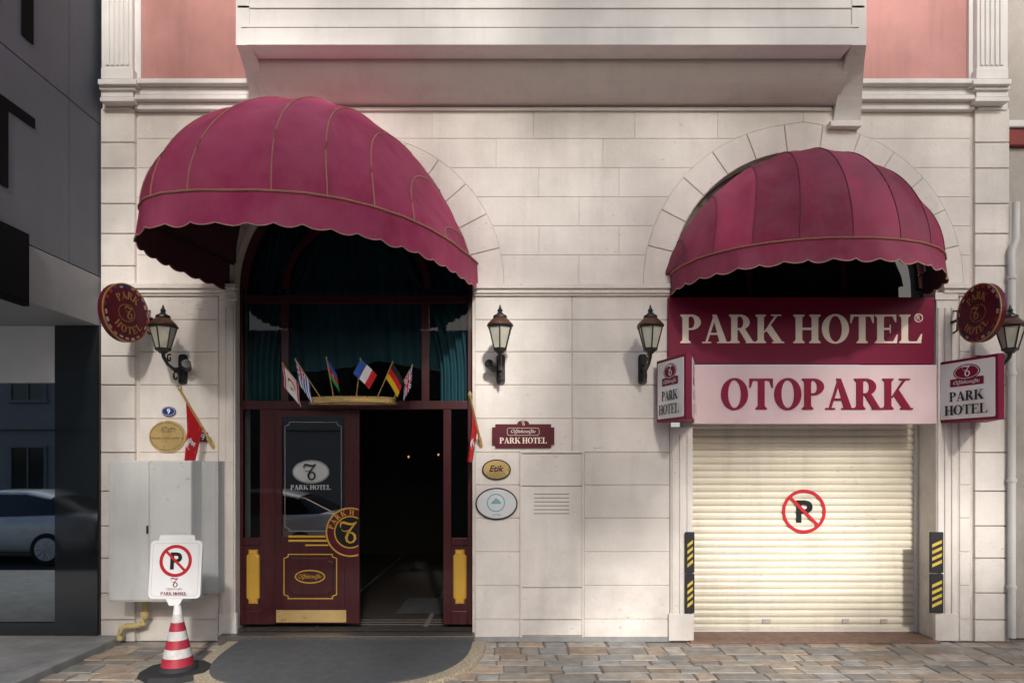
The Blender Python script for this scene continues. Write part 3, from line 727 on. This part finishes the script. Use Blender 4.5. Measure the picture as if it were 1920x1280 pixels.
# ============================================================ PLAQUES
def plaque(name,label,x,y,build,d=.025):
    T=thing(name,label,'plaque' if 'plate' not in name else 'number plate',W(x,y,d)); F=PF(x,y,d); build(T,F)
def gp(T,F):
    m=M(BRASS); m.prism(F,ell(0,0,px(35),px(30)),0,.012,ell(0,0,px(33),px(28))); m.obj('plate',T)
    m=M(BLK); txt(m,F,'OĞLAKÇIOĞLU PARK O',0,-px(3),px(5),.013,width=px(60)); 
    ribbon(m,F,[(-px(10),px(14)),(-px(2),px(18)),(px(2),px(12)),(px(10),px(16)),(px(16),px(13))],px(1.4),.013)
    txt(m,F,'Türyıd',0,px(9),px(7),.013,shear=.4); m.ring(F,0,0,px(31),px(26),px(30.3),px(25.3),.0125,.0128); m.obj('lettering',T,recalc=False)
plaque('oval_plaque','polished brass oval plaque with small black text',314,818,gp)
def bp_(T,F):
    m=M(BLU); m.prism(F,ell(0,0,px(13),px(9)),0,.01); m.obj('plate',T)
    m=M(WHT); txt(m,F,'9',0,0,px(10),.011,bold=.02); m.ring(F,0,0,px(11.5),px(7.7),px(11),px(7.2),.0105,.0108); m.obj('numeral',T,recalc=False)
plaque('house_number_plate','blue enamel oval house number nine',317,771,bp_)
def b9(T,F):
    m=M(BRN); m.prism(F,rrect(-px(9),-px(9),px(9),px(9),px(1.5)),0,.01); m.obj('plate',T)
    m=M(WHT); txt(m,F,'9',0,0,px(12),.011,bold=.02); m.obj('numeral',T,recalc=False)
plaque('door_number_plate','small brown square plate with number nine',381,819,b9)
def mp(T,F):
    a,b_,c=px(58),px(22),px(6)
    m=M(MARD); P=[(-a,-b_+c),(-a+c,-b_+c),(-a+c,-b_),(a-c,-b_),(a-c,-b_+c),(a,-b_+c),(a,b_-c),(a-c,b_-c),(a-c,b_),(-a+c,b_),(-a+c,b_-c),(-a,b_-c)]
    m.prism(F,P,0,.015); m.prism(F,ell(0,b_+px(1),px(11),px(6),20),0,.0135); m.obj('plate',T)
    m=M(CRM); serif(m,F,'PARK HOTEL',0,-px(14),px(88),px(11),.016); txt(m,F,'Oğlakcıoğlu',0,px(8),px(9),.016,width=px(46),shear=.4)
    frame_line(m,F,rrect(-px(30),px(1),px(30),px(15),px(4)),px(.6),.0155); emblem(m,F,0,b_+px(1.5),px(8),.016)
    m.obj('lettering',T,recalc=False)
plaque('hotel_plaque','notched maroon plaque with cream hotel lettering',981,817,mp)
def ek(T,F):
    m=M(BLK); m.prism(F,ell(0,0,px(27),px(19)),0,.01); m.obj('backing_plate',T)
    m=M(BRASS); m.prism(F,ell(0,0,px(24.5),px(17)),.0105,.014); m.obj('plate',T)
    m=M(BLK); txt(m,F,'Etik',0,px(2),px(12),.015,shear=.3,bold=.02)
    for i,wd in enumerate((30,34,28,18)): txt(m,F,'OTELCİLİK ETİK KURULU',0,-px(6+i*3),px(1.8),.015,width=px(wd))
    m.obj('lettering',T,recalc=False)
plaque('award_plaque','small black and gold oval award plaque',931,880,ek)
def sv(T,F):
    m=M(BLK); m.prism(F,ell(0,0,px(39.5),px(30)),0,.008); m.obj('backing_plate',T)
    m=M(SILV); m.prism(F,ell(0,0,px(37),px(27.5)),.0085,.014,ell(0,0,px(36),px(26.5))); m.obj('plate',T)
    C=mat('pale_blue_ink',(.15,.36,.46),.5)
    m=M(C); m.ring(F,-px(1),px(2),px(17),px(17),px(15),px(15),.0145,.015); m.flat(F,[(-px(11),0),(px(9),0),(px(6),px(6)),(-px(1),px(11)),(-px(7),px(5))],.0148)
    txt(m,F,'İZMİR',0,-px(20),px(5),.015); m.obj('emblem',T,recalc=False)
plaque('oval_plaque','brushed silver oval plaque with pale blue emblem',931,944,sv)

# ============================================================ FLAGS
def fold(T,F,hoist,fly,col,mats,amp=.014,ph=0,droop=.1):
    m=M(*mats)
    def f(u_,v_):
        x=u_*fly*(1-.10*u_); y=-v_*hoist-droop*fly*u_*u_
        return F.p(x,y,amp*math.sin(u_*9+v_*2+ph)*u_**.5)
    m.grid(f,44,30,col); m.obj('flag_cloth',T,smooth=True,recalc=False)
def c_tr(u,v):
    if v<.14 or v>.86: return 0 if (v<.05 or v>.95) else 1
    d1=math.hypot((u-.42)*1.5,v-.5);d2=math.hypot((u-.47)*1.5,v-.5)
    if d1<.24 and d2>.19: return 1
    if math.hypot((u-.64)*1.5,v-.5)<.07: return 1
    return 0
def c_flag(u,v):
    d1=math.hypot((u-.38)*1.4,v-.5);d2=math.hypot((u-.44)*1.4,v-.5)
    if d1<.26 and d2>.21: return 1
    if math.hypot((u-.62)*1.4,v-.5)<.08: return 1
    return 0
def c_az(u,v):
    if .33<v<.67 and math.hypot((u-.5)*1.5,v-.5)<.11 and math.hypot((u-.54)*1.5,v-.5)>.08: return 3
    return 0 if v<.33 else (1 if v<.67 else 2)
def c_fr(u,v): return 0 if u<.33 else (1 if u<.67 else 2)
def c_de(u,v): return 0 if v<.33 else (1 if v<.67 else 2)
def c_uk(u,v):
    if abs(u-.5)<.06 or abs(v-.5)<.09: return 1
    if abs(u-.5)<.11 or abs(v-.5)<.16: return 2
    d=min(abs(u-v),abs(u-(1-v)))
    return 1 if d<.035 else (2 if d<.10 else 0)
def c_gr(u,v):
    if u<.5 and v<.6: return c_uk(u/.5,v/.6)
    return 0 if int(v*9)%2==0 else 2
ring=thing('flag_holder','curved brass flag holder rail above the entrance door','flag holder',W(662,756,.1))
pts=[(wx(662)+px(80)*math.cos(math.pi+math.pi*k/24),-.02-.20*math.sin(math.pi*k/24),wz(755,.05)) for k in range(25)]
m=M(BRASS)
for q,r in((0,.010),(.045,.010)): m.tube([Vector(p_)+Vector((0,0,q)) for p_ in pts],r,8)
m.grid(lambda u_,v_:(wx(662)+px(80)*math.cos(math.pi+math.pi*u_),-.02-.20*math.sin(math.pi*u_),wz(755,.05)+.045*v_),24,1)
m.obj('rail',ring,smooth=True)
m=M(BRASS); m.box(wx(662)-px(82),wx(662)+px(82),-.03,.06,wz(755,.05)-.012,wz(755,.05)+.0); m.obj('shelf',ring,bevel=.004)
fl6=[((585,750),(530,682),(.05,-1),c_tr,(FWH,FRED),.30,.25,'white flag with red stripes and crescent'),
     ((603,748),(554,674),(.12,-1),c_gr,(FBLU,FRED,FWH),.30,.26,'striped flag with crossed canton'),
     ((626,747),(612,671),(.50,-.75),c_az,(FBLU,FRED,FGRN,FWH),.24,.20,'blue, red and green flag'),
     ((668,745),(676,673),(-.62,-.55),c_fr,(FBLU,FWH,FRED),.20,.25,'blue, white and red tricolour flag'),
     ((706,748),(736,679),(.52,-.75),c_de,(FBLK,FRED,FYEL),.22,.24,'black, red and yellow flag'),
     ((736,750),(773,686),(-.02,-1),c_uk,(FBLU,FRED,FWH),.21,.22,'red, white and blue crossed flag')]
for k,(b0,t0,ud,cf,ms,ho,fy,lab) in enumerate(fl6):
    dp=.12+.1*math.sin(math.pi*(b0[0]-585)/150); P0=W(*b0,dp);P1=W(*t0,dp+.12)
    T=thing('small_flag','small '+lab+' on thin brass pole','flag',P0,'small national flags above the entrance')
    m=M(BRASS); m.tube([P0,P1],.0055,6); m.lathe(P1,[(.001,-.01),(.010,0),(.001,.02)],8); m.obj('flag_pole',T,smooth=True)
    vd=(P1-P0).normalized(); F=Fr(P1); F.u=Vector((ud[0],0,ud[1])).normalized(); F.v=vd; F.n=Vector((0,-1,0))
    if k==3: F.u=Vector((.75,-.0,-.62)).normalized(); F.v=Vector((.45,.0,.85)).normalized(); 
    fold(T,F,ho*.8,fy,cf,ms,ph=k*1.3,droop=.08)
def bigflag(mount,tip,dt,sgn,label,ln):
    A=W(*mount,.02);B=W(*tip,dt)
    T=thing('wall_flag',label,'flag',A,'red national flags beside the entrance')
    m=M(BRASS); m.tube([A,A.lerp(B,.5),B],.013,8); m.lathe(B,[(.001,-.01),(.02,.005),(.022,.02),(.001,.05)],10)
    m.tube([A+Vector((0,.02,-.02)),A.lerp(B,.16)],.022,8); m.obj('flag_pole',T,smooth=True)
    def f(u_,v_):
        q=B.lerp(A,.16+.50*u_)
        L=ln*(1-.40*u_)
        cen=B.lerp(A,.34)
        x=q.x+(cen.x-q.x)*v_*.45; y=q.y+(cen.y-q.y)*v_*.55
        return (x+.016*math.sin(u_*17+v_*3)*v_+sgn*.05*v_*v_,y+.06*math.sin(u_*19)*v_**.6,q.z-L*v_)
    m=M(FRED,FWH); m.grid(f,60,44,lambda u_,v_:c_flag(v_*1.25-.42,u_)); m.obj('flag_cloth',T,smooth=True,recalc=False)
bigflag((400,836),(338,732),.50,-1,'draped red flag on a brass pole near the lantern',.62)
bigflag((902,834),(881,742),.50,-1,'draped red flag on a brass pole at the door edge',.56)

# ============================================================ LEFT: utility cabinet, pipe
T=thing('utility_cabinet','large off-white steel utility cabinet mounted on the stone wall','utility box',(wx(281,.42),-.2,wz(1127,.42)))
m=M(CAB); m.bp(203,360,863,1128,.42,0); m.obj('cabinet_body',T,bevel=.01)
for a,b_ in((205,279),(282,358)): m=M(CAB); m.bp(a,b_,866,1125,.432,.421); m.obj('cabinet_door',T,bevel=.004)
m=M(IRON); m.bp(274,277,985,1000,.445,.43); m.obj('latch',T)
T=thing('utility_cabinet','narrow darker grey steel box beside the larger cabinet','utility box',(wx(388,.2),-.1,wz(1140,.2)))
m=M(CABG); m.bp(352,409,864,1112,.2,0); m.bp(356,405,868,1108,.208,.2); m.obj('cabinet_body',T,bevel=.006)
T=thing('gas_pipe','cream painted gas pipe bending below the utility cabinet','pipe',W(250,1190,.1))
m=M(PIPEY); m.tube([W(272,1120,.12),W(272,1158,.12),W(268,1168,.12),W(258,1172,.12),W(236,1173,.12),W(228,1178,.12),W(225,1190,.12),W(225,1199,.12)],.03,12)
m.lathe(W(272,1150,.12),[(.036,-.03),(.042,-.028),(.042,.028),(.036,.03)],12); m.obj('pipe',T,smooth=True)

# ============================================================ cone stand
base=W(333,1247,1.1); bx,by=base.x,base.y
T=thing('no_parking_stand','white no parking board on a red and white traffic cone','parking sign',(bx,by,0))
m=M(RUB); P=[(.30*math.cos(math.pi/8+k*math.pi/4)*1.08,.30*math.sin(math.pi/8+k*math.pi/4)) for k in range(8)]
FG=Fr((bx,by,0),(1,0,0),(0,1,0)); m.prism(FG,P,0.0,.05,[(a*.93,b_*.93) for a,b_ in P]); m.prism(FG,ell(0,0,.17,.17),.05,.085,ell(0,0,.15,.15)); m.obj('cone_base',T,bevel=.006)
m=M(FRED,WHT); zz=[.085,.16,.235,.31,.385,.46,.53]
CR=mat('faded_cone_red',(.36,.02,.04),.5,var=.25,scale=14); CW=mat('scuffed_cone_white',(.60,.58,.56),.5,var=.2,scale=14)
for i in range(6):
    m.use(CR if i%2==0 else CW); r0=.135-.098*(i/6);r1=.135-.098*((i+1)/6); 
    m.lathe((bx,by,0),[(r0,zz[i]),(r1,zz[i+1])],28)
m.obj('cone',T,smooth=True)
m=M(WHT); m.lathe((bx,by,0),[(.038,.53),(.034,.56),(.030,.60),(.028,.615)],20); m.obj('cone_top',T,smooth=True)
FB=Fr(W(329,1061,1.1),(1,0.03,0),(0,.10,1)); FB.n=FB.u.cross(FB.v)
ks=(D-1.1)/D; q=lambda n: px(n)*ks
m=M(WHT); P=rrect(-q(48),-q(60),q(48),q(48),q(8)); m.prism(FB,P,-.03,.0); m.prism(FB,[(-q(34),q(48)),(q(34),q(48)),(q(32),q(58)),(-q(32),q(58))],-.025,-.004)
m.prism(FB,[(-q(16),-q(60)),(q(16),-q(60)),(q(9),-q(73)),(-q(9),-q(73))],-.028,-.004); m.obj('sign_board',T,bevel=.004)
m=M(ETCH); frame_line(m,FB,rrect(-q(43),-q(55),q(43),q(43),q(6)),.003,.001)
cy=q(10); m.use(RED)
m.ring(FB,0,cy,q(30),q(30),q(24),q(24),0,.002,n=40)
m.use(BLK); txt(m,FB,'P',q(1),cy,q(32),.001,width=q(22),bold=.03)
m.use(RED); slash(m,FB,cy,q(25),q(2.4),.003)
m.use(MAR); emblem(m,FB,0,-q(30),q(17),.001); txt(m,FB,'Oğlakcıoğlu',0,-q(42),q(5),.001,width=q(30),shear=.4); serif(m,FB,'PARK HOTEL',0,-q(53),q(50),q(6),.001)
m.obj('sign_print',T,recalc=False)
m=M(CABW)
for s in(-1,1): m.tube([FB.p(s*q(15),q(55),-.015),FB.p(s*q(15),q(62),-.015),FB.p(s*q(7),q(62),-.015)],.006,6)
m.tube([FB.p(-q(7),q(62),-.015),FB.p(q(7),q(62),-.015)],.006,6); m.obj('handle',T)

# ============================================================ hazard guards
HY=mat('hazard_yellow',(.66,.48,.07),.6,var=.25,scale=20)
def guard(x,y0_,y1_,d,wd):
    T=thing('corner_guard','black rubber corner guard with yellow diagonal stripes','corner guard',W(x,y1_,d),'striped rubber corner guards at the garage opening')
    m=M(RUB); m.bp(x-wd/2,x+wd/2,y0_,y1_,d+.025,d); m.obj('rubber_strip',T,bevel=.006)
    m=M(HY); F=Fr(W(x,(y0_+y1_)/2,d+.0265)); hw=px(wd/2-3.5);hh=px((y1_-y0_)/2-5)
    k=-hh+.01
    while k<hh-.10:
        m.flat(F,[(-hw,k+.055),(-hw,k+.022),(hw,k+.068),(hw,k+.101)][::-1],0); k+=.068
    m.obj('reflective_stripe',T,recalc=False)
for x,wd in((1294,17),(1757,25)):
    guard(x,997,1073.5,.047,wd);guard(x,1075.5,1149,.047,wd)

# ============================================================ door mat platform
T=thing('door_mat','dark grey ribbed mat with rounded ends before the entrance','door mat',(wx(630,.8),-.8,0))
cx_=wx(645,.7)
def shape(ax,y0_,y1_):
    P=[];n=28
    for k in range(n+1):
        t=math.pi*k/n; c=math.cos(t);s=math.sin(t)
        P.append((cx_-ax*math.copysign(abs(c)**.6,c)-.10*s**2,-(y0_+(y1_-y0_)*s**.75)))
    return P
FG0=Fr((0,0,0),(1,0,0),(0,1,0))
m=M(MOS); m.prism(FG0,shape(1.31,.17,1.66),0,.045); m.obj('mosaic_surround',T,bevel=.004)
m=M(MATM); m.prism(FG0,shape(1.18,.19,1.57),.045,.060); m.obj('mat',T,bevel=.003)

# ============================================================ GROUND
def struct(m,name,**k): o=m.obj(name,recalc=False,**k); o['kind']='structure'; return o
m=M(ASPH); m.add([(-60,-60,-.14),(60,-60,-.14),(60,60,-.14),(-60,60,-.14)],[(0,1,2,3)]); struct(m,'ground')
m=M(ASPH); m.add([(-60,-13,-.12),(60,-13,-.12),(60,-4.5,-.12),(-60,-4.5,-.12)],[(0,1,2,3)]); struct(m,'road')
m=M(GROUT,CONC); m.add([(-12,-4.3,-.008),(14,-4.3,-.008),(14,.1,-.008),(-12,.1,-.008)],[(0,1,2,3)])
m.use(CONC); m.box(-12,14,-4.5,-4.3,-.2,0)
y=-.02
FGD=Fr((0,0,0),(1,0,0),(0,1,0))
while y>-4.25:
    hgt=random.choice([.15,.19,.24,.28]); x=-4.2+random.random()*.3
    while x<9:
        wd=random.uniform(.16,.46); m.use(random.choice([SLAB,SLAB,SLABR,SLABR,SLABG])); m.tone=random.random()
        jt=lambda:random.uniform(-.013,.013)
        def stone(xa_,xb_,ya_,yb_):
            jz=random.uniform(-.005,.003)
            P=[(xa_+.006+jt(),ya_+.006+jt()),(xb_-.006+jt(),ya_+.006+jt()),(xb_-.006+jt(),yb_-.006+jt()),(xa_+.006+jt(),yb_-.006+jt())]
            m.prism(FGD,P,-.01,jz,inset(P,.006))
        if hgt>.22 and random.random()<.35:
            s_p=random.uniform(.4,.6); stone(x,x+wd,y-hgt,y-hgt*s_p); m.tone=random.random(); m.use(random.choice([SLAB,SLABR,SLABG])); stone(x,x+wd,y-hgt*s_p,y)
        else: stone(x,x+wd,y-hgt,y)
        x+=wd
    y-=hgt
o=m.obj('pavement'); o['kind']='structure'
m=M(CONC); m.box(-12,wx(212,.2),-4.3,0.05,-.05,.07); 
struct(m,'raised_pavement',bevel=.012)
m=M(CONC); m.box(-60,60,-15.5,-13,-.14,0); struct(m,'far_pavement')

# ============================================================ LEFT NEIGHBOUR
nb=thing('office_building','dark grey metal-clad modern building with glass shopfront','building',(wx(190)-.1,-.5,0))
X=wx(190)-.004
m=M(PANEL)
zj=[wz(520),wz(235),wz(-60),wz(-320)]; yj=[.3,-.5,-2.0,-3.2]
for i in range(3):
    for k in range(3):
        m.box(X-.05,X,yj[k+1]+.005,yj[k]-.005,zj[i]+.005,zj[i+1]-.005)
m.use(MBLK); m.box(X-5,X-.06,-3.2,.3,zj[0],9)
m.obj('metal_cladding',nb,bevel=.002)
m=M(PANEL2); m.box(X-6,X+.006,-3.25,.3,wz(612),zj[0]-.006); m.obj('fascia_beam',nb,bevel=.006)
m=M(MBLK); m.box(X+.003,X+.012,-1.75,-.98,4.84,4.93); m.box(X+.003,X+.012,-1.42,-1.30,4.18,4.838); m.obj('letter_sign',nb)
m=M(MBLK); m.box(X+.003,X+.012,-1.14,-1.0,5.58,6.6); m.obj('letter_sign',nb)
m=M(MBLK); m.box(X,X+.06,-1.9,-1.12,3.22,3.85); m.box(X+.06,X+.066,-1.86,-1.16,3.26,3.81); m.obj('display_box',nb,bevel=.006)
m=M(POLB); m.box(wx(110),X,-.06,.3,.07,wz(612)-.002); m.obj('black_column',nb)
m=M(POLB); m.box(-9.5,wx(110)-.002,-.05,.3,.07,.2); m.obj('shopfront_plinth',nb)
m=M(DGL); m.add([(-9.5,-.02,.2),(wx(110),-.02,.2),(wx(110),-.02,wz(720)),(-9.5,-.02,wz(720))],[(0,1,2,3)]); m.obj('shop_window',nb,recalc=False)
m=M(WHT); m.box(-9.5,wx(110)-.002,-.05,.3,wz(718),wz(612)-.004); m.obj('painted_glass_reflection',nb)  # white panel paints the bright reflection along the top of the glass
m=M(IRON); m.box(-5.92,-5.88,-.06,-.0,.2,wz(720)); m.obj('window_mullion',nb)

# ============================================================ RIGHT NEIGHBOUR
rn=thing('rendered_building','weathered beige rendered building with tiled red ledge','building',(6.2,1,0))
m=M(BEIG); m.box(wx(1892),12,.12,3,0,wz(268)); m.box(wx(1892),12,.10,3,wz(230),9); m.obj('wall',rn)
m=M(DRED); m.box(wx(1892),12,.06,3,wz(267),wz(236)); m.obj('red_ledge',rn,bevel=.01)
m=M(PLAST); m.box(wx(1892),12,.03,3,wz(235),wz(222)); m.obj('ledge_moulding',rn,bevel=.01)
T=thing('drainpipe','pale grey drainpipe running down the building edge','pipe',W(1900,1200,.05))
m=M(CABW); m.tube([W(1905,380,.08),W(1905,450,.08),W(1897,470,.08),W(1897,1195,.08)],.035,12)
for y_ in(520,700,900,1100): m.lathe(W(1897,y_,.08),[(.036,-.02),(.044,-.018),(.044,.018),(.036,.02)],12)
m.obj('pipe',T,smooth=True)

# ============================================================ STREET BEHIND
def car(x,y,label):
    T=thing('parked_car',label,'car',(x,y,-.12),'silver cars parked along the street')
    st=[(-2.30,.70,.38,.62,.40),(-2.22,.80,.30,.72,.42),(-1.9,.88,.22,.80,.5),(-1.3,.90,.20,.90,.6),(-.7,.91,.20,.96,.7),(.2,.91,.20,.98,.7),(1.2,.91,.20,1.0,.6),(1.9,.89,.22,1.02,.5),(2.2,.82,.30,.98,.45),(2.30,.72,.40,.9,.42)]
    m=M(CARP)
    def body(u_,v_):
        t=u_*(len(st)-1);i=min(len(st)-2,int(t));f=t-i;a=[st[i][k]+(st[i+1][k]-st[i][k])*f for k in range(5)]
        ang=v_*math.pi*2; c=math.cos(ang);s=math.sin(ang)
        yy=a[1]*math.copysign(abs(c)**.35,c); zc=(a[2]+a[3])/2;zh=(a[3]-a[2])/2
        return (x+a[0],y+yy,-.12+zc+zh*math.copysign(abs(s)**.5,s))
    m.grid(body,36,40); m.obj('car_body',T,smooth=True)
    gs=[(-1.05,.80,.92,.93),(-.35,.74,.92,1.36),(.2,.72,.92,1.43),(.8,.72,.92,1.42),(1.4,.72,.92,1.28),(1.95,.76,.92,1.0)]
    for nm,mt in(('car_windows',CARG),('car_roof',CARP)):
        m=M(mt)
        def gh(u_,v_):
            if nm=='car_roof': u_=.17+u_*.6
            t=u_*(len(gs)-1);i=min(len(gs)-2,int(t));f=t-i;a=[gs[i][k]+(gs[i+1][k]-gs[i][k])*f for k in range(4)]
            ww=a[1]*(1-.18*1)
            if nm=='car_windows':
                P=[(-a[1]-.06,a[2]),(-ww,a[3]-.03),(-ww+.08,a[3]),(0,a[3]+.01),(ww-.08,a[3]),(ww,a[3]-.03),(a[1]+.06,a[2])]
            else:
                P=[(-ww-.015,a[3]-.07),(-ww,a[3]-.02),(-ww+.08,a[3]+.012),(0,a[3]+.03),(ww-.08,a[3]+.012),(ww,a[3]-.02),(ww+.015,a[3]-.07)]
            k=v_*6;j_=min(5,int(k));g_=k-j_
            return (x+a[0],y+P[j_][0]+(P[j_+1][0]-P[j_][0])*g_,-.12+P[j_][1]+(P[j_+1][1]-P[j_][1])*g_)
        m.grid(gh,20,12); m.obj(nm,T,smooth=True,recalc=False)
    for wxx in(-1.45,1.42):
        for sg in(-1,1):
            m=M(RUB); m.lathe((x+wxx,y+sg*.80,.20),[(.001,-.11),(.31,-.11),(.33,-.08),(.33,.08),(.31,.11),(.22,.115)],28,ax='y'); wh=m.obj('wheel',T,smooth=True)
            m=M(SILV)
            for k in range(10):
                a_=2*math.pi*k/10; c=Vector((x+wxx,y+sg*.925,.20)); m.tube([c,c+Vector((.2*math.cos(a_),0,.2*math.sin(a_)))],.02,5)
            m.lathe((x+wxx,y+sg*.915,.20),[(.19,-.01),(.22,-.01),(.22,.01),(.19,.01)],24,ax='y'); m.obj('rim',wh)
car(-5.6,-6.9,'silver saloon car parked at the kerb facing the hotel')
car(-10.4,-6.9,'silver saloon car parked behind another silver car')
ob=thing('opposite_building','rendered building with dark windows across the street','building',(0,-16,0))
m=M(OPP); m.box(-30,24,-20,-15.6,0,6.4); m.box(-30,24,-15.6,-15.45,3.0,3.2); m.obj('wall',ob)
wproto=M(DGW,CONC); wproto.box(-.55,.55,-15.59,-15.55,0,1.5); wproto.use(CONC)
for a in((-.62,-.55,0,1.5),(.55,.62,0,1.5),(-.62,.62,1.5,1.57),(-.66,.66,-.1,0),(-.02,.02,0,1.5)): wproto.box(a[0],a[1],-15.6,-15.50,a[2],a[3])
pw=None
for zz_ in(.9,4.0):
    for k in range(12):
        x_=-24+k*3.9
        if pw is None: pw=wproto.obj('window',ob); pw.location=Vector((x_,0,zz_)); continue
        c=pw.copy(); c.parent=ob; c.location=Vector((x_,0,zz_)); COL.objects.link(c)

# ---- trees added out of view across the road to dapple the sun on the facade
EL,AZ=31,171
dv=Vector((math.sin(math.radians(AZ))*math.cos(math.radians(EL)),math.cos(math.radians(AZ))*math.cos(math.radians(EL)),math.sin(math.radians(EL))))
GAPS=[(3.1,1.1,1.35,.8),(4.9,1.0,.55,.8),(1.0,.25,.9,.45),(-.30,2.75,.5,.75),(-2.3,5.0,1.0,.6),(1.3,-.9,2.2,.7),(2.9,-1.2,1.6,.5)]  # spots on the facade kept free of leaf shadow to shape sun patches
rt=random.Random(5)
def tree(x,y,zc,R,nleaf):
    T=thing('added_dapple_tree','leafy tree added out of view to dapple the sun','tree',(x,y,0),'added trees that dapple the sun')
    m=M(BARK); top=Vector((x+.2,y,zc+.4)); m.tube([(x,y,0),(x+.08,y+.05,zc*.35),(x+.02,y,zc*.7),top],[.20,.15,.11,.05],10)
    for k in range(9):
        a=k*2.4; s=Vector((x+.04,y,zc*(.55+.05*k))); e=Vector((x+R*.75*math.cos(a),y+R*.75*math.sin(a),zc-.8+.35*k)); m.tube([s,s.lerp(e,.5)+Vector((0,0,.25)),e],[.07,.045,.015],6)
    m.obj('trunk',T,smooth=True)
    m=M(LEAF); cl=[]
    for _ in range(80):
        while True:
            q=Vector([rt.uniform(-1,1) for _ in range(3)])
            if .15<q.length<1: break
        cl.append(Vector((x,y,zc))+q*R)
    for c in range(nleaf):
        b=rt.choice(cl); q=b+Vector([rt.gauss(0,.42) for _ in range(3)])
        hit=q-dv*(q.y/dv.y)
        if any(((hit.x-g[0])/g[2])**2+((hit.z-g[1])/g[3])**2<1 for g in GAPS): continue
        u_=Vector([rt.gauss(0,1) for _ in range(3)]).normalized(); v_=u_.cross(Vector([rt.gauss(0,1) for _ in range(3)])).normalized()
        s=rt.uniform(.08,.16); m.tone=rt.random()
        m.add([q-u_*s,q+v_*s*.6,q+u_*s,q-v_*s*.6],[(0,1,2,3)])
    m.obj('crown',T,recalc=False)
tree(-2.2,-13.4,11.0,3.6,5000); tree(2.6,-13.9,11.6,3.8,5600); tree(7.4,-13.4,11.0,3.6,5000)

# ============================================================ LIGHT / WORLD / CAMERA
wd=bpy.data.worlds.new('World'); sc.world=wd; wd.use_nodes=True
nt=wd.node_tree; bg=nt.nodes['Background']; sky=nt.nodes.new('ShaderNodeTexSky'); sky.sky_type='NISHITA'; sky.sun_disc=False
sky.sun_elevation=math.radians(EL); sky.sun_rotation=math.radians(AZ); sky.air_density=1.0; sky.dust_density=3; sky.altitude=50
nt.links.new(sky.outputs[0],bg.inputs[0]); bg.inputs[1].default_value=.15
sl=bpy.data.lights.new('Sun','SUN'); sl.energy=4.6; sl.angle=math.radians(3.5); sl.color=(1,.96,.90)
so=bpy.data.objects.new('Sun',sl); COL.objects.link(so)
so.rotation_euler=dv.to_track_quat('Z','Y').to_euler(); so.location=dv*30
cam=bpy.data.cameras.new('Camera'); cam.sensor_width=36; cam.lens=36*S*D/1920; cam.shift_y=230/1920; cam.clip_end=500; cam.clip_start=.05
co=bpy.data.objects.new('Camera',cam); co.location=(0,-D,Z0); co.rotation_euler=(math.radians(90),0,0); COL.objects.link(co); sc.camera=co
sc.view_settings.view_transform='Standard'; sc.view_settings.look='None'; sc.view_settings.exposure=0
